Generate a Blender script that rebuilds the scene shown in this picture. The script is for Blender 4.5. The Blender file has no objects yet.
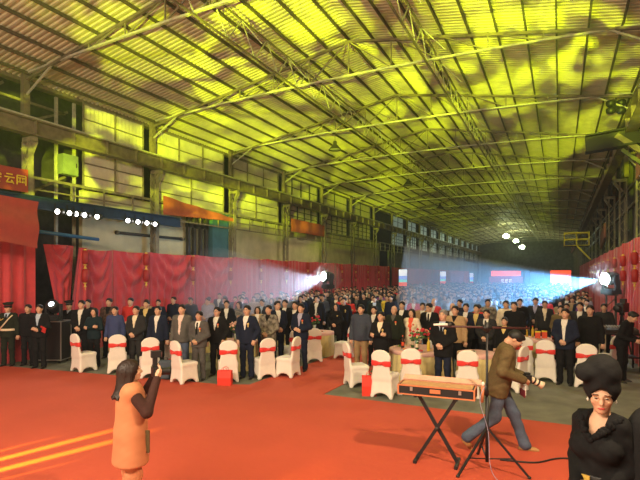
import bpy, math, random
import numpy as np
from mathutils import Vector, Matrix
random.seed(7)
S = bpy.context.scene
COL = S.collection
PI = math.pi
# ------------------------------------------------------------------ camera geometry (image 640x480, f = 480 px)
CYAW, SYAW, EYE, FPX, HOR = 0.894427, 0.447214, 2.55, 480.0, 276.0
def G(px, d):
    """ground point seen in column px at depth d"""
    r = (px - 320.0) / FPX * d
    return (CYAW * r - SYAW * d, SYAW * r + CYAW * d)
def proj(x, y, z):
    d = -SYAW * x + CYAW * y
    r = CYAW * x + SYAW * y
    return 320 + FPX * r / d, HOR - FPX * (z - EYE) / d, d
# ------------------------------------------------------------------ materials
MATS = {}
def mat(name, rgb, rough=.75, noise=.0, scale=18., metal=0., emit=None, strength=0., bump=0., spec=.4, sheen=0.):
    if name in MATS: return MATS[name]
    m = bpy.data.materials.new(name); m.use_nodes = True
    nt = m.node_tree; b = nt.nodes['Principled BSDF']
    b.inputs['Base Color'].default_value = (*rgb, 1); b.inputs['Roughness'].default_value = rough
    b.inputs['Metallic'].default_value = metal; b.inputs['Specular IOR Level'].default_value = spec
    if sheen: b.inputs['Sheen Weight'].default_value = sheen
    if emit:
        b.inputs['Emission Color'].default_value = (*emit, 1); b.inputs['Emission Strength'].default_value = strength
    if noise or bump:
        tc = nt.nodes.new('ShaderNodeTexCoord'); n = nt.nodes.new('ShaderNodeTexNoise')
        n.inputs['Scale'].default_value = scale; n.inputs['Detail'].default_value = 4
        nt.links.new(tc.outputs['Object'], n.inputs['Vector'])
        if noise:
            r = nt.nodes.new('ShaderNodeValToRGB')
            r.color_ramp.elements[0].position = .3; r.color_ramp.elements[1].position = .7
            r.color_ramp.elements[0].color = (*[c * (1 - noise) for c in rgb], 1)
            r.color_ramp.elements[1].color = (*[min(1, c * (1 + noise)) for c in rgb], 1)
            nt.links.new(n.outputs['Fac'], r.inputs['Fac']); nt.links.new(r.outputs['Color'], b.inputs['Base Color'])
        if bump:
            bp = nt.nodes.new('ShaderNodeBump'); bp.inputs['Strength'].default_value = bump; bp.inputs['Distance'].default_value = .02
            nt.links.new(n.outputs['Fac'], bp.inputs['Height']); nt.links.new(bp.outputs['Normal'], b.inputs['Normal'])
    MATS[name] = m
    return m
# ------------------------------------------------------------------ mesh collector
class MB:
    def __init__(s): s.v = []; s.f = []; s.m = []
    def add(s, vs, fs, mi=0):
        o = len(s.v); s.v.extend([tuple(map(float, p)) for p in vs])
        for f in fs: s.f.append(tuple(o + int(i) for i in f)); s.m.append(mi)
        return s
    def box(s, c, d, mi=0, rot=None):
        x, y, z = d[0] / 2, d[1] / 2, d[2] / 2
        p = [Vector((a * x, b * y, e * z)) for a in (-1, 1) for b in (-1, 1) for e in (-1, 1)]
        if rot is not None: p = [rot @ q for q in p]
        c = Vector(c)
        return s.add([q + c for q in p], [(0, 1, 3, 2), (4, 6, 7, 5), (0, 4, 5, 1), (2, 3, 7, 6), (0, 2, 6, 4), (1, 5, 7, 3)], mi)
    def bar(s, a, b, w, h=None, mi=0, up=(0, 0, 1)):
        a, b = Vector(a), Vector(b); h = h or w
        t = (b - a).normalized(); u = Vector(up)
        if abs(t.dot(u)) > .98: u = Vector((0, 1, 0))
        r = t.cross(u).normalized(); u = r.cross(t)
        p = [q + r * (i * w / 2) + u * (j * h / 2) for q in (a, b) for i, j in ((-1, -1), (1, -1), (1, 1), (-1, 1))]
        return s.add(p, [(0, 1, 2, 3), (7, 6, 5, 4), (0, 4, 5, 1), (1, 5, 6, 2), (2, 6, 7, 3), (3, 7, 4, 0)], mi)
    def tube(s, pts, rad, n=8, mi=0, cap=True):
        pts = [Vector(p) for p in pts]
        if not hasattr(rad, '__len__'): rad = [rad] * len(pts)
        vs = []; pr = None
        for i, p in enumerate(pts):
            t = (pts[min(i + 1, len(pts) - 1)] - pts[max(i - 1, 0)]).normalized()
            if pr is None:
                u = Vector((0, 0, 1)) if abs(t.z) < .9 else Vector((1, 0, 0))
                pr = t.cross(u).normalized()
            r = (pr - t * pr.dot(t)).normalized(); q = t.cross(r); pr = r
            for k in range(n):
                a = 2 * PI * k / n
                vs.append(p + (r * math.cos(a) + q * math.sin(a)) * rad[i])
        fs = []
        for i in range(len(pts) - 1):
            for k in range(n):
                fs.append((i * n + k, i * n + (k + 1) % n, (i + 1) * n + (k + 1) % n, (i + 1) * n + k))
        if cap:
            fs.append(tuple(range(n))[::-1]); fs.append(tuple((len(pts) - 1) * n + k for k in range(n)))
        return s.add(vs, fs, mi)
    def lathe(s, prof, n=20, c=(0, 0, 0), mi=0):
        vs = []; fs = []
        for r, z in prof:
            for k in range(n):
                a = 2 * PI * k / n; vs.append((c[0] + r * math.cos(a), c[1] + r * math.sin(a), c[2] + z))
        for i in range(len(prof) - 1):
            for k in range(n): fs.append((i * n + k, i * n + (k + 1) % n, (i + 1) * n + (k + 1) % n, (i + 1) * n + k))
        fs.append(tuple(range(n))[::-1]); fs.append(tuple((len(prof) - 1) * n + k for k in range(n)))
        return s.add(vs, fs, mi)
    def ell(s, c, r, nu=8, nv=6, mi=0):
        prof = []; vs = [(c[0], c[1], c[2] - r[2])]; fs = []
        for j in range(1, nv):
            b = -PI / 2 + PI * j / nv
            for k in range(nu):
                a = 2 * PI * k / nu
                vs.append((c[0] + r[0] * math.cos(b) * math.cos(a), c[1] + r[1] * math.cos(b) * math.sin(a), c[2] + r[2] * math.sin(b)))
        vs.append((c[0], c[1], c[2] + r[2])); L = len(vs) - 1
        for k in range(nu):
            fs.append((0, 1 + (k + 1) % nu, 1 + k)); fs.append((L, L - nu + k, L - nu + (k + 1) % nu))
        for j in range(nv - 2):
            for k in range(nu):
                a = 1 + j * nu; fs.append((a + k, a + (k + 1) % nu, a + nu + (k + 1) % nu, a + nu + k))
        return s.add(vs, fs, mi)
    def grid(s, fn, nu, nv, mi=0):
        vs = [fn(i / nu, j / nv) for j in range(nv + 1) for i in range(nu + 1)]
        fs = [(j * (nu + 1) + i, j * (nu + 1) + i + 1, (j + 1) * (nu + 1) + i + 1, (j + 1) * (nu + 1) + i) for j in range(nv) for i in range(nu)]
        return s.add(vs, fs, mi)
    def xf(s, M):
        s.v = [tuple(M @ Vector(p)) for p in s.v]; return s
    def mesh(s, name, smooth=True):
        me = bpy.data.meshes.new(name); me.from_pydata(s.v, [], s.f)
        me.polygons.foreach_set('material_index', s.m)
        me.polygons.foreach_set('use_smooth', [smooth] * len(s.f)); me.update()
        return me
    def build(s, name, mats, parent=None, smooth=False, loc=None):
        me = s.mesh(name, smooth)
        return link(name, me, mats, parent, loc)
def link(name, me, mats, parent=None, loc=None):
    if not isinstance(mats, (list, tuple)): mats = [mats]
    if not me.materials:
        for m in mats: me.materials.append(m)
    o = bpy.data.objects.new(name, me); COL.objects.link(o)
    if parent is not None: o.parent = parent
    if loc is not None: o.location = loc
    return o
def empty(name, loc, rz=0.):
    o = bpy.data.objects.new(name, None); COL.objects.link(o); o.empty_display_size = .2
    o.location = loc; o.rotation_euler = (0, 0, rz)
    return o
def tag(o, label=None, cat=None, group=None, kind=None):
    if label: o['label'] = label
    if cat: o['category'] = cat
    if group: o['group'] = group
    if kind: o['kind'] = kind
    return o
KIDS = {}
def kids(o):
    return list(o.children)
def copy_tree(o, parent=None):
    c = o.copy(); COL.objects.link(c)
    if parent is not None: c.parent = parent
    for ch in kids(o): copy_tree(ch, c)
    return c
def smooth_ang(o): return o
# ------------------------------------------------------------------ signed distance meshes (surface nets)
def smin(a, b, k):
    if k <= 0: return np.minimum(a, b)
    h = np.maximum(k - np.abs(a - b), 0) / k
    return np.minimum(a, b) - h * h * k * .25
def smax(a, b, k): return -smin(-a, -b, k)
def cap(P, a, b, ra, rb, sy=1.):
    a = np.array(a, np.float32); b = np.array(b, np.float32); q = P
    if sy != 1.:
        q = P / np.array([1, sy, 1], np.float32); a = a / np.array([1, sy, 1], np.float32); b = b / np.array([1, sy, 1], np.float32)
    ab = b - a; t = np.clip(((q - a) @ ab) / max(1e-9, float(ab @ ab)), 0, 1)
    d = np.linalg.norm(q - a - t[..., None] * ab, axis=-1) - (ra + (rb - ra) * t)
    return d * min(1., sy * 1.25)
def ell(P, c, r):
    r = np.array(r, np.float32); q = (P - np.array(c, np.float32)) / r
    k = np.linalg.norm(q, axis=-1); k2 = np.linalg.norm(q / r, axis=-1)
    return k * (k - 1) / np.maximum(k2, 1e-6)
def rbox(P, c, h, r):
    q = np.abs(P - np.array(c, np.float32)) - (np.array(h, np.float32) - r)
    return np.linalg.norm(np.maximum(q, 0), axis=-1) + np.minimum(q.max(-1), 0) - r
def snet(f, lo, hi, h):
    ax = [np.arange(lo[i], hi[i] + h, h, dtype=np.float32) for i in range(3)]
    P = np.stack(np.meshgrid(*ax, indexing='ij'), -1)
    V = f(P).astype(np.float32)
    n = V.shape
    acc = np.zeros((n[0] - 1, n[1] - 1, n[2] - 1, 3), np.float32); cnt = np.zeros(acc.shape[:3], np.float32)
    sl = lambda o, a: slice(o, n[a] - 1 + o)
    for a in range(3):
        b, c = (a + 1) % 3, (a + 2) % 3
        for ob in (0, 1):
            for oc in (0, 1):
                i0 = [None] * 3; i1 = [None] * 3
                i0[a] = sl(0, a); i1[a] = sl(1, a)
                i0[b] = i1[b] = sl(ob, b); i0[c] = i1[c] = sl(oc, c)
                v0, v1 = V[tuple(i0)], V[tuple(i1)]
                cr = (v0 < 0) != (v1 < 0)
                t = np.where(cr, v0 / np.where(cr, v0 - v1, 1), 0)
                acc[..., a] += np.where(cr, t, 0); acc[..., b] += np.where(cr, ob, 0); acc[..., c] += np.where(cr, oc, 0)
                cnt += cr
    act = cnt > 0
    idx = np.full(cnt.shape, -1, np.int64); idx[act] = np.arange(act.sum())
    I = np.argwhere(act)
    verts = np.array([ax[0][0], ax[1][0], ax[2][0]]) + h * (I + acc[act] / cnt[act][:, None])
    quads = []
    ins = V < 0
    for a in range(3):
        b, c = (a + 1) % 3, (a + 2) % 3
        i0 = [slice(1, n[k] - 1) for k in range(3)]; i1 = list(i0)
        i0[a] = slice(0, n[a] - 1); i1[a] = slice(1, n[a])
        A, B = ins[tuple(i0)], ins[tuple(i1)]
        e = np.argwhere(A != B)
        if not len(e): continue
        inn = A[tuple(e.T)]
        base = e.copy(); base[:, b] += 1; base[:, c] += 1
        def cell(db, dc):
            q = base.copy(); q[:, b] += db; q[:, c] += dc
            return idx[tuple(q.T)]
        q = np.stack([cell(-1, -1), cell(0, -1), cell(0, 0), cell(-1, 0)], 1)
        q[~inn] = q[~inn][:, ::-1]
        quads.append(q)
    q = np.concatenate(quads) if quads else np.zeros((0, 4), int)
    q = q[(q >= 0).all(1)]
    return verts, q
def smesh(name, verts, quads):
    me = bpy.data.meshes.new(name)
    me.vertices.add(len(verts)); me.vertices.foreach_set('co', np.asarray(verts, np.float32).ravel())
    me.loops.add(len(quads) * 4); me.loops.foreach_set('vertex_index', quads.ravel().astype(np.int32))
    me.polygons.add(len(quads)); me.polygons.foreach_set('loop_start', np.arange(0, len(quads) * 4, 4, dtype=np.int32))
    me.polygons.foreach_set('use_smooth', np.ones(len(quads), bool))
    me.update(); me.validate()
    return me
HAZE, EXPO = .0012, 0.0
# ------------------------------------------------------------------ people (local frame: feet at origin, facing -Y, 1.72 m tall)
SKIN = [mat('skin_fair', (.62, .36, .235), .55, .06, 30), mat('skin_tan', (.52, .29, .18), .55, .06, 30)]
EYEM = mat('eye_dark', (.03, .022, .018), .3); LIPM = mat('lip', (.50, .17, .14), .5); WHITEM = mat('eye_white', (.7, .66, .6), .3)
REDLIP = mat('red_lipstick', (.55, .05, .05), .4)
HAIRM = {'black': mat('hair_black', (.008, .007, .0065), .55, .2, 60), 'grey': mat('hair_grey', (.22, .21, .20), .5, .2, 60),
         'brown': mat('hair_dark_brown', (.018, .008, .006), .5, .25, 60)}
SHOEM = mat('shoe_black_leather', (.02, .018, .016), .35)
def cl(name, rgb, **k): return mat('cloth_' + name, rgb, k.pop('rough', .85), k.pop('noise', .12), k.pop('scale', 40), bump=.15, spec=.15, **k)
CLOTH = {n: cl(n, c) for n, c in dict(
    black=(.009, .009, .010), navy=(.012, .017, .036), charcoal=(.026, .026, .027), grey=(.10, .095, .085), brown=(.075, .05, .035),
    olive=(.125, .09, .04), blue=(.045, .06, .15), slate=(.05, .06, .085), white=(.72, .68, .60), pink=(.70, .52, .45), cream=(.74, .62, .44),
    red=(.55, .035, .03), scarlet=(.72, .10, .05), tan=(.40, .27, .14), khaki=(.36, .24, .12), jeans=(.09, .12, .18), yellow=(.75, .55, .05), gold=(.65, .48, .18),
    lightblue=(.42, .50, .62), green=(.016, .021, .013), salmon=(.62, .27, .13), peach=(.56, .24, .12), darkbrown=(.05, .022, .018), purple=(.16, .05, .2),
    teal=(.010, .022, .028), lilac=(.35, .33, .45), burgundy=(.16, .02, .03)).items()}
CLOTH['salmon'] = mat('cloth_salmon_plain', (.50, .19, .085), .85, .04, 8, bump=.08); CLOTH['camo'] = cl('grey_camouflage', (.20, .18, .145), noise=.7, scale=14)
CLOTH['pattern'] = cl('brown_pattern', (.085, .05, .04), noise=.75, scale=16)
CLOTH['stripe'] = cl('pinstripe', (.085, .08, .075), noise=.25, scale=50)
def Rx(a): c, s = math.cos(a), math.sin(a); return np.array([[1, 0, 0], [0, c, -s], [0, s, c]], np.float32)
def Ry(a): c, s = math.cos(a), math.sin(a); return np.array([[c, 0, s], [0, 1, 0], [-s, 0, c]], np.float32)
def Rz(a): c, s = math.cos(a), math.sin(a); return np.array([[c, -s, 0], [s, c, 0], [0, 0, 1]], np.float32)
ARMS = {  # elbow, wrist, fingertip direction for the +x arm; the other arm is mirrored
    'clasp': ((.238, .02, 1.13), (.075, -.215, .99), (-.9, -.1, -.35)),
    'side': ((.238, .03, 1.12), (.265, -.03, .865), (-.05, -.1, -1)),
    'cross': ((.238, -.05, 1.13), (-.07, -.225, 1.17), (-.95, .1, .1)),
    'raise': ((.24, -.16, 1.16), (.10, -.30, 1.36), (-.4, -.4, .8)),
    'hold': ((.238, .0, 1.12), (.12, -.28, 1.10), (-.5, -.8, 0)),
    'belly': ((.238, .03, 1.12), (.10, -.225, 1.06), (-.95, -.05, .0)),
    'pocket': ((.275, .06, 1.13), (.20, -.06, .93), (-.1, -.3, -.9)),
}
class Rig:
    def __init__(s, arms=('clasp', 'clasp'), lean=0., nod=0., turn=0., tilt=0., legs=None, w=1., fem=False, arm_pts=None, belly=0.):
        s.lean, s.w, s.fem, s.belly = lean, w, fem, belly
        s.R = Rx(lean); s.piv = np.array([0, .0, .95], np.float32)
        s.RH = Rz(turn) @ Rx(nod) @ Ry(tilt); s.hp = np.array([0, .01, 1.48], np.float32)
        s.legs = legs or {1: ((.088, 0, .9), (.098, -.012, .49), (.11, .02, .085), (.13, -.13, .035)),
                          -1: ((-.088, 0, .9), (-.098, -.012, .49), (-.11, .02, .085), (-.13, -.13, .035))}
        s.arm = {}
        for i, sg in enumerate((1, -1)):
            e, wr, d = (arm_pts[i] if arm_pts and arm_pts[i] else ARMS[arms[i]])
            m = np.array([sg, 1, 1], np.float32) if not (arm_pts and arm_pts[i]) else np.ones(3, np.float32)
            e, wr, d = np.array(e) * m, np.array(wr) * m, np.array(d, float) * m
            if arms[i] in ('clasp', 'cross', 'belly') and sg < 0 and not (arm_pts and arm_pts[i]): wr = wr + np.array([0, -.018, .02])
            s.arm[sg] = (np.array([sg * .178 * w, .008, 1.395]), e, wr, d / np.linalg.norm(d))
    def up(s, P): return (P - s.piv) @ s.R + s.piv            # world -> upper body frame
    def hd(s, P): return (s.up(P) - s.hp) @ s.RH + s.hp       # world -> head frame
    def fu(s, p): return s.R @ (np.array(p, np.float32) - s.piv) + s.piv
    def fh(s, p): return s.fu(s.RH @ (np.array(p, np.float32) - s.hp) + s.hp)
def torso(Q, r, g=0.):
    w = r.w; f = r.fem
    d = ell(Q, (0, 0, 1.27), (.165 * w + g, .108 + g, .19 + g))
    d = smin(d, cap(Q, (-.145 * w, .01, 1.40), (.145 * w, .01, 1.40), .052 + g, .052 + g), .07)
    d = smin(d, ell(Q, (0, -.012 - r.belly * .5, 1.06), (.15 * w * (.9 if f else 1) + g, .108 + g + r.belly, .17 + g)), .06)
    d = smin(d, ell(Q, (0, .012, .93), (.165 * (1.03 if f else 1) + g, .115 + g, .13 + g)), .06)
    if f: d = smin(d, ell(Q, (.075, -.085, 1.25), (.07 + g, .06 + g, .065 + g)), .04); d = smin(d, ell(Q, (-.075, -.085, 1.25), (.07 + g, .06 + g, .065 + g)), .04)
    return d
def arms_sdf(Q, r, g=0., k=.03, cut=1.):
    d = None
    for sg in (1, -1):
        sh, e, wr, _ = r.arm[sg]
        a = smin(cap(Q, sh, e, .05 + g, .041 + g), cap(Q, e, e + (wr - e) * cut, .041 + g, .027 + g * .95), .03)
        d = a if d is None else np.minimum(d, a)
    return d
def legs_sdf(P, r, gs=(0, 0, 0), feet=True):
    d = None
    for sg in (1, -1):
        h, kn, an, toe = r.legs[sg]
        a = smin(cap(P, h, kn, .083 + gs[0], .055 + gs[1]), cap(P, kn, an, .054 + gs[1], .036 + gs[2]), .05)
        if feet: a = smin(a, cap(P, (an[0], an[1] + .03, an[2] - .045), toe, .034, .03), .03)
        d = a if d is None else smin(d, a, .03)
    return d
def head_sdf(Q, fem=False):
    d = ell(Q, (0, .014, 1.628), (.077, .098, .097))
    d = smin(d, ell(Q, (0, -.03, 1.572), (.059 if not fem else .055, .066, .075)), .04)
    d = smin(d, ell(Q, (0, -.068, 1.526), (.026, .026, .022)), .03)
    for sx in (1, -1):
        d = smax(d, -ell(Q, (sx * .032, -.108, 1.622), (.022, .018, .014)), .018)
        d = smin(d, ell(Q, (sx * .077, .012, 1.602), (.011, .021, .031)), .012)
        d = smin(d, ell(Q, (sx * .036, -.068, 1.592), (.026, .024, .02)), .02)
        d = smin(d, ell(Q, (sx * .033, -.082, 1.642), (.026, .012, .008)), .015)
    d = smin(d, cap(Q, (0, -.09, 1.63), (0, -.112, 1.592), .009, .014), .016)
    d = smin(d, ell(Q, (0, -.092, 1.553), (.022, .010, .010)), .012)
    return d
def hand(mb, r, sg, n=5):
    """palm and five bent fingers, rooted at the wrist"""
    sh, e, wr, d = r.arm[sg]
    fa = (wr - e) / np.linalg.norm(wr - e)
    side = np.cross(d, np.array([0, -1., 0])); 
    if np.linalg.norm(side) < .3: side = np.cross(d, np.array([0, 0, 1.]))
    side /= np.linalg.norm(side); nrm = np.cross(side, d)
    if nrm[1] > 0: nrm = -nrm
    # fingers curl towards the body
    curl = -nrm * .5
    L = [.062, .070, .066, .052]
    base = wr + d * .085
    for i in range(4):
        o = side * ((i - 1.5) * .0195)
        a = base - d * .03 + o; b = base + o * 1.08 + d * .012; c = b + (d * .8 + curl * .5) * L[i] * .55; t = c + (d * .35 + curl) * L[i] * .5
        mb.tube([r.fu(q) for q in (a, b, c, t)], [.0105, .0105, .0095, .0075], n)
    ths = side * (-1 if True else 1)
    a = wr + d * .015 + ths * .02; b = wr + d * .05 + ths * .046; c = wr + d * .085 + ths * .05 + curl * .02
    mb.tube([r.fu(q) for q in (a, b, c)], [.013, .012, .009], n)
def hands_sdf(Q, r):
    out = None
    for sg in (1, -1):
        sh, e, wr, d = r.arm[sg]
        a = cap(Q, wr, wr + d * .035, .026, .03); a = smin(a, cap(Q, wr + d * .03, wr + d * .085, .032, .036, 1.), .02)
        out = a if out is None else np.minimum(out, a)
    return out
def bounds(r):
    pts = [r.fh((x, y, z)) for x in (-.12, .12) for y in (-.14, .15) for z in (1.45, 1.76)]
    for sg in (1, -1):
        for q in r.arm[sg][:3]: pts.append(r.fu(q))
        pts.append(r.fu(r.arm[sg][2] + r.arm[sg][3] * .2))
        for q in r.legs[sg]: pts.append(np.array(q))
    pts += [r.fu((x, y, 1.3)) for x in (-.22, .22) for y in (-.16, .16)]
    pts = np.array(pts)
    return pts.min(0) - .1, pts.max(0) + .1
def body_mesh(r, hb=.024, hh=.012, fn=5, eyes=True, lip=False):
    """skin: one figure from crown to feet, with face and fingers"""
    lo, hi = bounds(r)
    def f(P):
        Q = r.up(P)
        d = smin(torso(Q, r, -.012), arms_sdf(Q, r, -.004), .04)
        d = smin(d, cap(Q, (0, .018, 1.38), (0, .012, 1.50), .055, .05), .03)
        d = smin(d, hands_sdf(Q, r), .02)
        return smin(d, legs_sdf(P, r, (-.01, -.006, -.004), False), .05)
    v, q = snet(f, lo, (hi[0], hi[1], hi[2]), hb)
    # drop everything above the neck, the finer head takes over
    mb = MB(); 
    c = [r.fh((x, y, z)) for x in (-.11, .11) for y in (-.14, .14) for z in (1.42, 1.76)]; c = np.array(c)
    def fh(P):
        Q = r.hd(P)
        d = head_sdf(Q, r.fem)
        return smin(d, cap(r.up(P), (0, .02, 1.40), (0, .012, 1.53), .052, .05), .03)
    v2, q2 = snet(fh, c.min(0) - .02, c.max(0) + .02, hh)
    mb.add(v, q); mb.add(v2, q2)
    hand(mb, r, 1, fn); hand(mb, r, -1, fn)
    if eyes:
        for sx in (1, -1):
            n0 = len(mb.v)
            mb.ell((sx * .032, -.089, 1.622), (.0125 if r.fem else .0155, .008, .0035 if r.fem else .0075), 6, 4, 2); mb.ell((sx * .032, -.0945, 1.622), (.011 if r.fem else .0075, .006, .0038 if r.fem else .0075), 6, 4, 1)
            mb.box((sx * .034, -.094, 1.646), (.034, .008, .0035 if r.fem else .007), 1)
            mb.v[n0:] = [tuple(r.fh(p)) for p in mb.v[n0:]]
        n0 = len(mb.v); mb.ell((0, -.0975, 1.553), (.023, .0075, .0085), 8, 4, 3); mb.v[n0:] = [tuple(r.fh(p)) for p in mb.v[n0:]]
    return mb.mesh('body')
def hair_mesh(r, style='short', h=.014, ext=0.):
    c = np.array([r.fh((x, y, z)) for x in (-.16, .16) for y in (-.16, .2) for z in ((1.2 if style in ('long', 'bob', 'flick') else 1.45), 1.82)])
    def f(P):
        Q = r.hd(P); x, y, z = Q[..., 0], Q[..., 1], Q[..., 2]
        face = ell(Q, (0, -.13, 1.585), (.083, .105, .105))
        if style in ('long', 'bob', 'flick'):
            zb = 1.28 if style == 'long' else (1.335 if style == 'flick' else 1.40)
            d = ell(Q, (0, .02, 1.635), (.098, .117, .108))
            d = smin(d, cap(Q, (0, .05, 1.60), (0, .075, zb + .06), .098, .085), .04)
            d = smin(d, cap(Q, (.07, .02, 1.6), (.085, .03, zb + .05), .04, .035), .03); d = smin(d, cap(Q, (-.07, .02, 1.6), (-.085, .03, zb + .05), .04, .035), .03)
            d = smax(d, -ell(Q, (0, -.11, 1.56), (.074, .12, .135)), .015)
            d = smax(d, -cap(Q, (0, -.06, 1.3), (0, -.06, 1.5), .075, .065), .01)
            if style == 'flick':
                d = smin(d, smax(cap(Q, (0, .05, 1.42), (0, .08, 1.27), .10, .15), -cap(Q, (0, -.03, 1.25), (0, -.03, 1.5), .085, .075), .01), .03)
                d = d + .0035 * np.sin(np.arctan2(y - .02, x) * 34 + z * 9) + .002 * np.sin(np.arctan2(y - .02, x) * 61)
            return smax(d, zb - z + (0 if style != 'flick' else .014 * np.sin(np.arctan2(y, x) * 17)), .01)
        if style == 'bald':
            d = ell(Q, (0, .03, 1.61), (.087, .105, .085)); d = smax(d, z - 1.645, .01); d = smax(d, -(y + .01), .01)
            return smax(d, 1.56 - z, .01)
        d = ell(Q, (0, .02, 1.642), (.089, .107, .094))
        d = smin(d, ell(Q, (.015, -.045, 1.70), (.06, .05, .032)), .03)
        d = smax(d, -face, .012)
        return smax(d, -(z - (1.60 - .35 * (y + .0))), .01)
    v, q = snet(f, c.min(0), c.max(0), h)
    return smesh('hair', v, q)
def jacket_mesh(r, h=.02, hem=.82, vz=1.12, vw=.42, sleeves=True, puff=0., flare=.0, collar=True):
    lo, hi = bounds(r); lo = lo - .03; hi = hi + .03
    def f(P):
        Q = r.up(P); x, y, z = Q[..., 0], Q[..., 1], Q[..., 2]
        d = torso(Q, r, .024 + puff)
        d = smin(d, cap(Q, (0, .0, 1.2), (0, .006, hem - .1), .185 * r.w + puff, .20 + flare + puff, .72), .05)
        if sleeves: d = smin(d, arms_sdf(Q, r, .02 + puff, cut=.97), .035)
        else:
            for sg in (1, -1): d = smin(d, cap(Q, r.arm[sg][0], r.arm[sg][0] + (r.arm[sg][1] - r.arm[sg][0]) * .04, .062, .056), .03)
        rip = (.004 if sleeves else .0015) * np.sin(z * 60 + x * 25) * np.sin(x * 32 + z * 14 + y * 20)
        d = d + rip
        body = cap(Q, (0, .0, 1.2), (0, .006, hem - .1), .21 * r.w + puff, .235 + flare + puff, .75)
        if sleeves:
            am = arms_sdf(Q, r, .024 + puff, cut=.97)
            d = smax(d, np.minimum(hem - z, np.maximum(am, -1)), .01)
        else: d = smax(d, hem - z, .01)
        if vz is not None:
            V = smax(smax(smax(np.abs(x) * .92 - (z - vz) * vw, np.abs(x) - .062, .02), y + .02, .01), z - 1.5, .01)
            d = smax(d, -V, .008)
            d = smax(d, -cap(Q, (0, .0, 1.44), (0, -.03, 1.6), .06, .085), .01)
            if collar:
                for sg in (1, -1):
                    zt = 1.40; xt = min((zt - vz) * vw / .92, .066)
                    d = smin(d, np.maximum(cap(Q, (sg * .012, -.135 - puff - r.belly, vz), (sg * (xt * .8 + .012), -.118 - puff, zt - .08), .012, .024), 0 * d - 1), .012)
                    d = smin(d, cap(Q, (sg * (xt * .8 + .012), -.112 - puff, zt - .08), (sg * .07, .03, 1.47), .024, .016), .012)
        else:
            d = smax(d, -cap(Q, (0, .0, 1.47), (0, -.02, 1.6), .062, .09), .01)
            if collar: d = smin(d, smax(cap(Q, (0, .015, 1.42), (0, .01, 1.475), .078, .074), -cap(Q, (0, .0, 1.43), (0, -.01, 1.6), .06, .075), .008), .012)
        return d
    v, q = snet(f, lo, hi, h)
    return smesh('jacket', v, q)
def shirt_mesh(r, h=.024):
    c = np.array([r.fu((x, y, z)) for x in (-.22, .22) for y in (-.2, .2) for z in (.95, 1.52)])
    def f(P):
        Q = r.up(P); z = Q[..., 2]
        d = torso(Q, r, .010)
        d = smin(d, cap(Q, (0, .016, 1.40), (0, .010, 1.475), .066, .06), .02)
        return smax(smax(d, 1.0 - z, .01), z - 1.482, .008)
    v, q = snet(f, c.min(0), c.max(0), h)
    return smesh('shirt', v, q)
def trouser_mesh(r, h=.024, wide=0., feet=False):
    lo, hi = bounds(r)
    def f(P):
        Q = r.up(P)
        d = legs_sdf(P, r, (.014 + wide * .5, .018 + wide, .026 + wide), False)
        for sg in (1, -1):
            an = np.array(r.legs[sg][2]); kn = np.array(r.legs[sg][1]); t = (an - kn) / np.linalg.norm(an - kn)
            d = smin(d, cap(P, an - t * .05, an + t * .022 + np.array([0, -.01, 0]), .062 + wide, .07 + wide), .03)
        if feet:
            for sg in (1, -1): d = smin(d, cap(P, np.array(r.legs[sg][2]) + np.array([0, .03, -.04]), r.legs[sg][3], .042, .036), .02)
        d = smin(d, ell(P, (0, .012, .93), (.178, .13, .12)), .05)
        d = d + .004 * np.sin(P[..., 2] * 42 + P[..., 0] * 30)
        z = P[..., 2]
        for sg in (1, -1): pass
        return smax(d, z - 1.04, .01)
    v, q = snet(f, np.array([lo[0], lo[1], min(lo[2], 0)]), np.array([hi[0], hi[1], 1.1]), h)
    return smesh('trousers', v, q)
def skirt_mesh(r, hem=.15, top=1.05, w1=.30, h=.024):
    def f(P):
        d = cap(P, (0, .01, top), (0, .01, hem - .2), .15, w1 + .03, .85) + .008 * np.sin(np.arctan2(P[..., 1], P[..., 0]) * 11)
        return smax(smax(d, hem - P[..., 2], .01), P[..., 2] - top, .01)
    v, q = snet(f, (-.42, -.42, hem - .06), (.42, .42, top + .06), h)
    return smesh('skirt', v, q)
def shoe_mesh(r, sg, mi=None):
    h, kn, an, toe = [np.array(t) for t in r.legs[sg]]
    mb = MB()
    heel = np.array([an[0], an[1] + .045, an[2] - .05]); t = toe - heel; L = np.linalg.norm(t); t = t / L
    up = np.array([0, 0, 1.]) - t * t[2]; up /= np.linalg.norm(up); sd = np.cross(t, up)
    prof = [(-.03, .026, .03, .0), (.0, .038, .085, .0), (.06, .040, .085, 0), (.13, .046, .055, 0), (L - .01, .044, .045, 0), (L + .035, .018, .022, 0)]
    n = 8; vs = []; fs = []
    for s_, w_, hh, _ in prof:
        for k in range(n):
            a = 2 * PI * k / n; c_, s2 = math.cos(a), math.sin(a)
            vs.append(heel + t * s_ + sd * w_ * c_ + up * (-.036 + (hh if s2 > 0 else .012) * max(s2, 0) + (0 if s2 > 0 else 0)))
    for i in range(len(prof) - 1):
        for k in range(n): fs.append((i * n + k, i * n + (k + 1) % n, (i + 1) * n + (k + 1) % n, (i + 1) * n + k))
    fs.append(tuple(range(n))); fs.append(tuple((len(prof) - 1) * n + k for k in range(n))[::-1])
    mb.add(vs, fs)
    return mb.mesh('shoe')
def setm(o, m, i=0):
    o.material_slots[i].link = 'OBJECT'; o.material_slots[i].material = m
MESHC = {}
def cached(key, fn):
    if key not in MESHC: MESHC[key] = fn()
    return MESHC[key]
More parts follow.
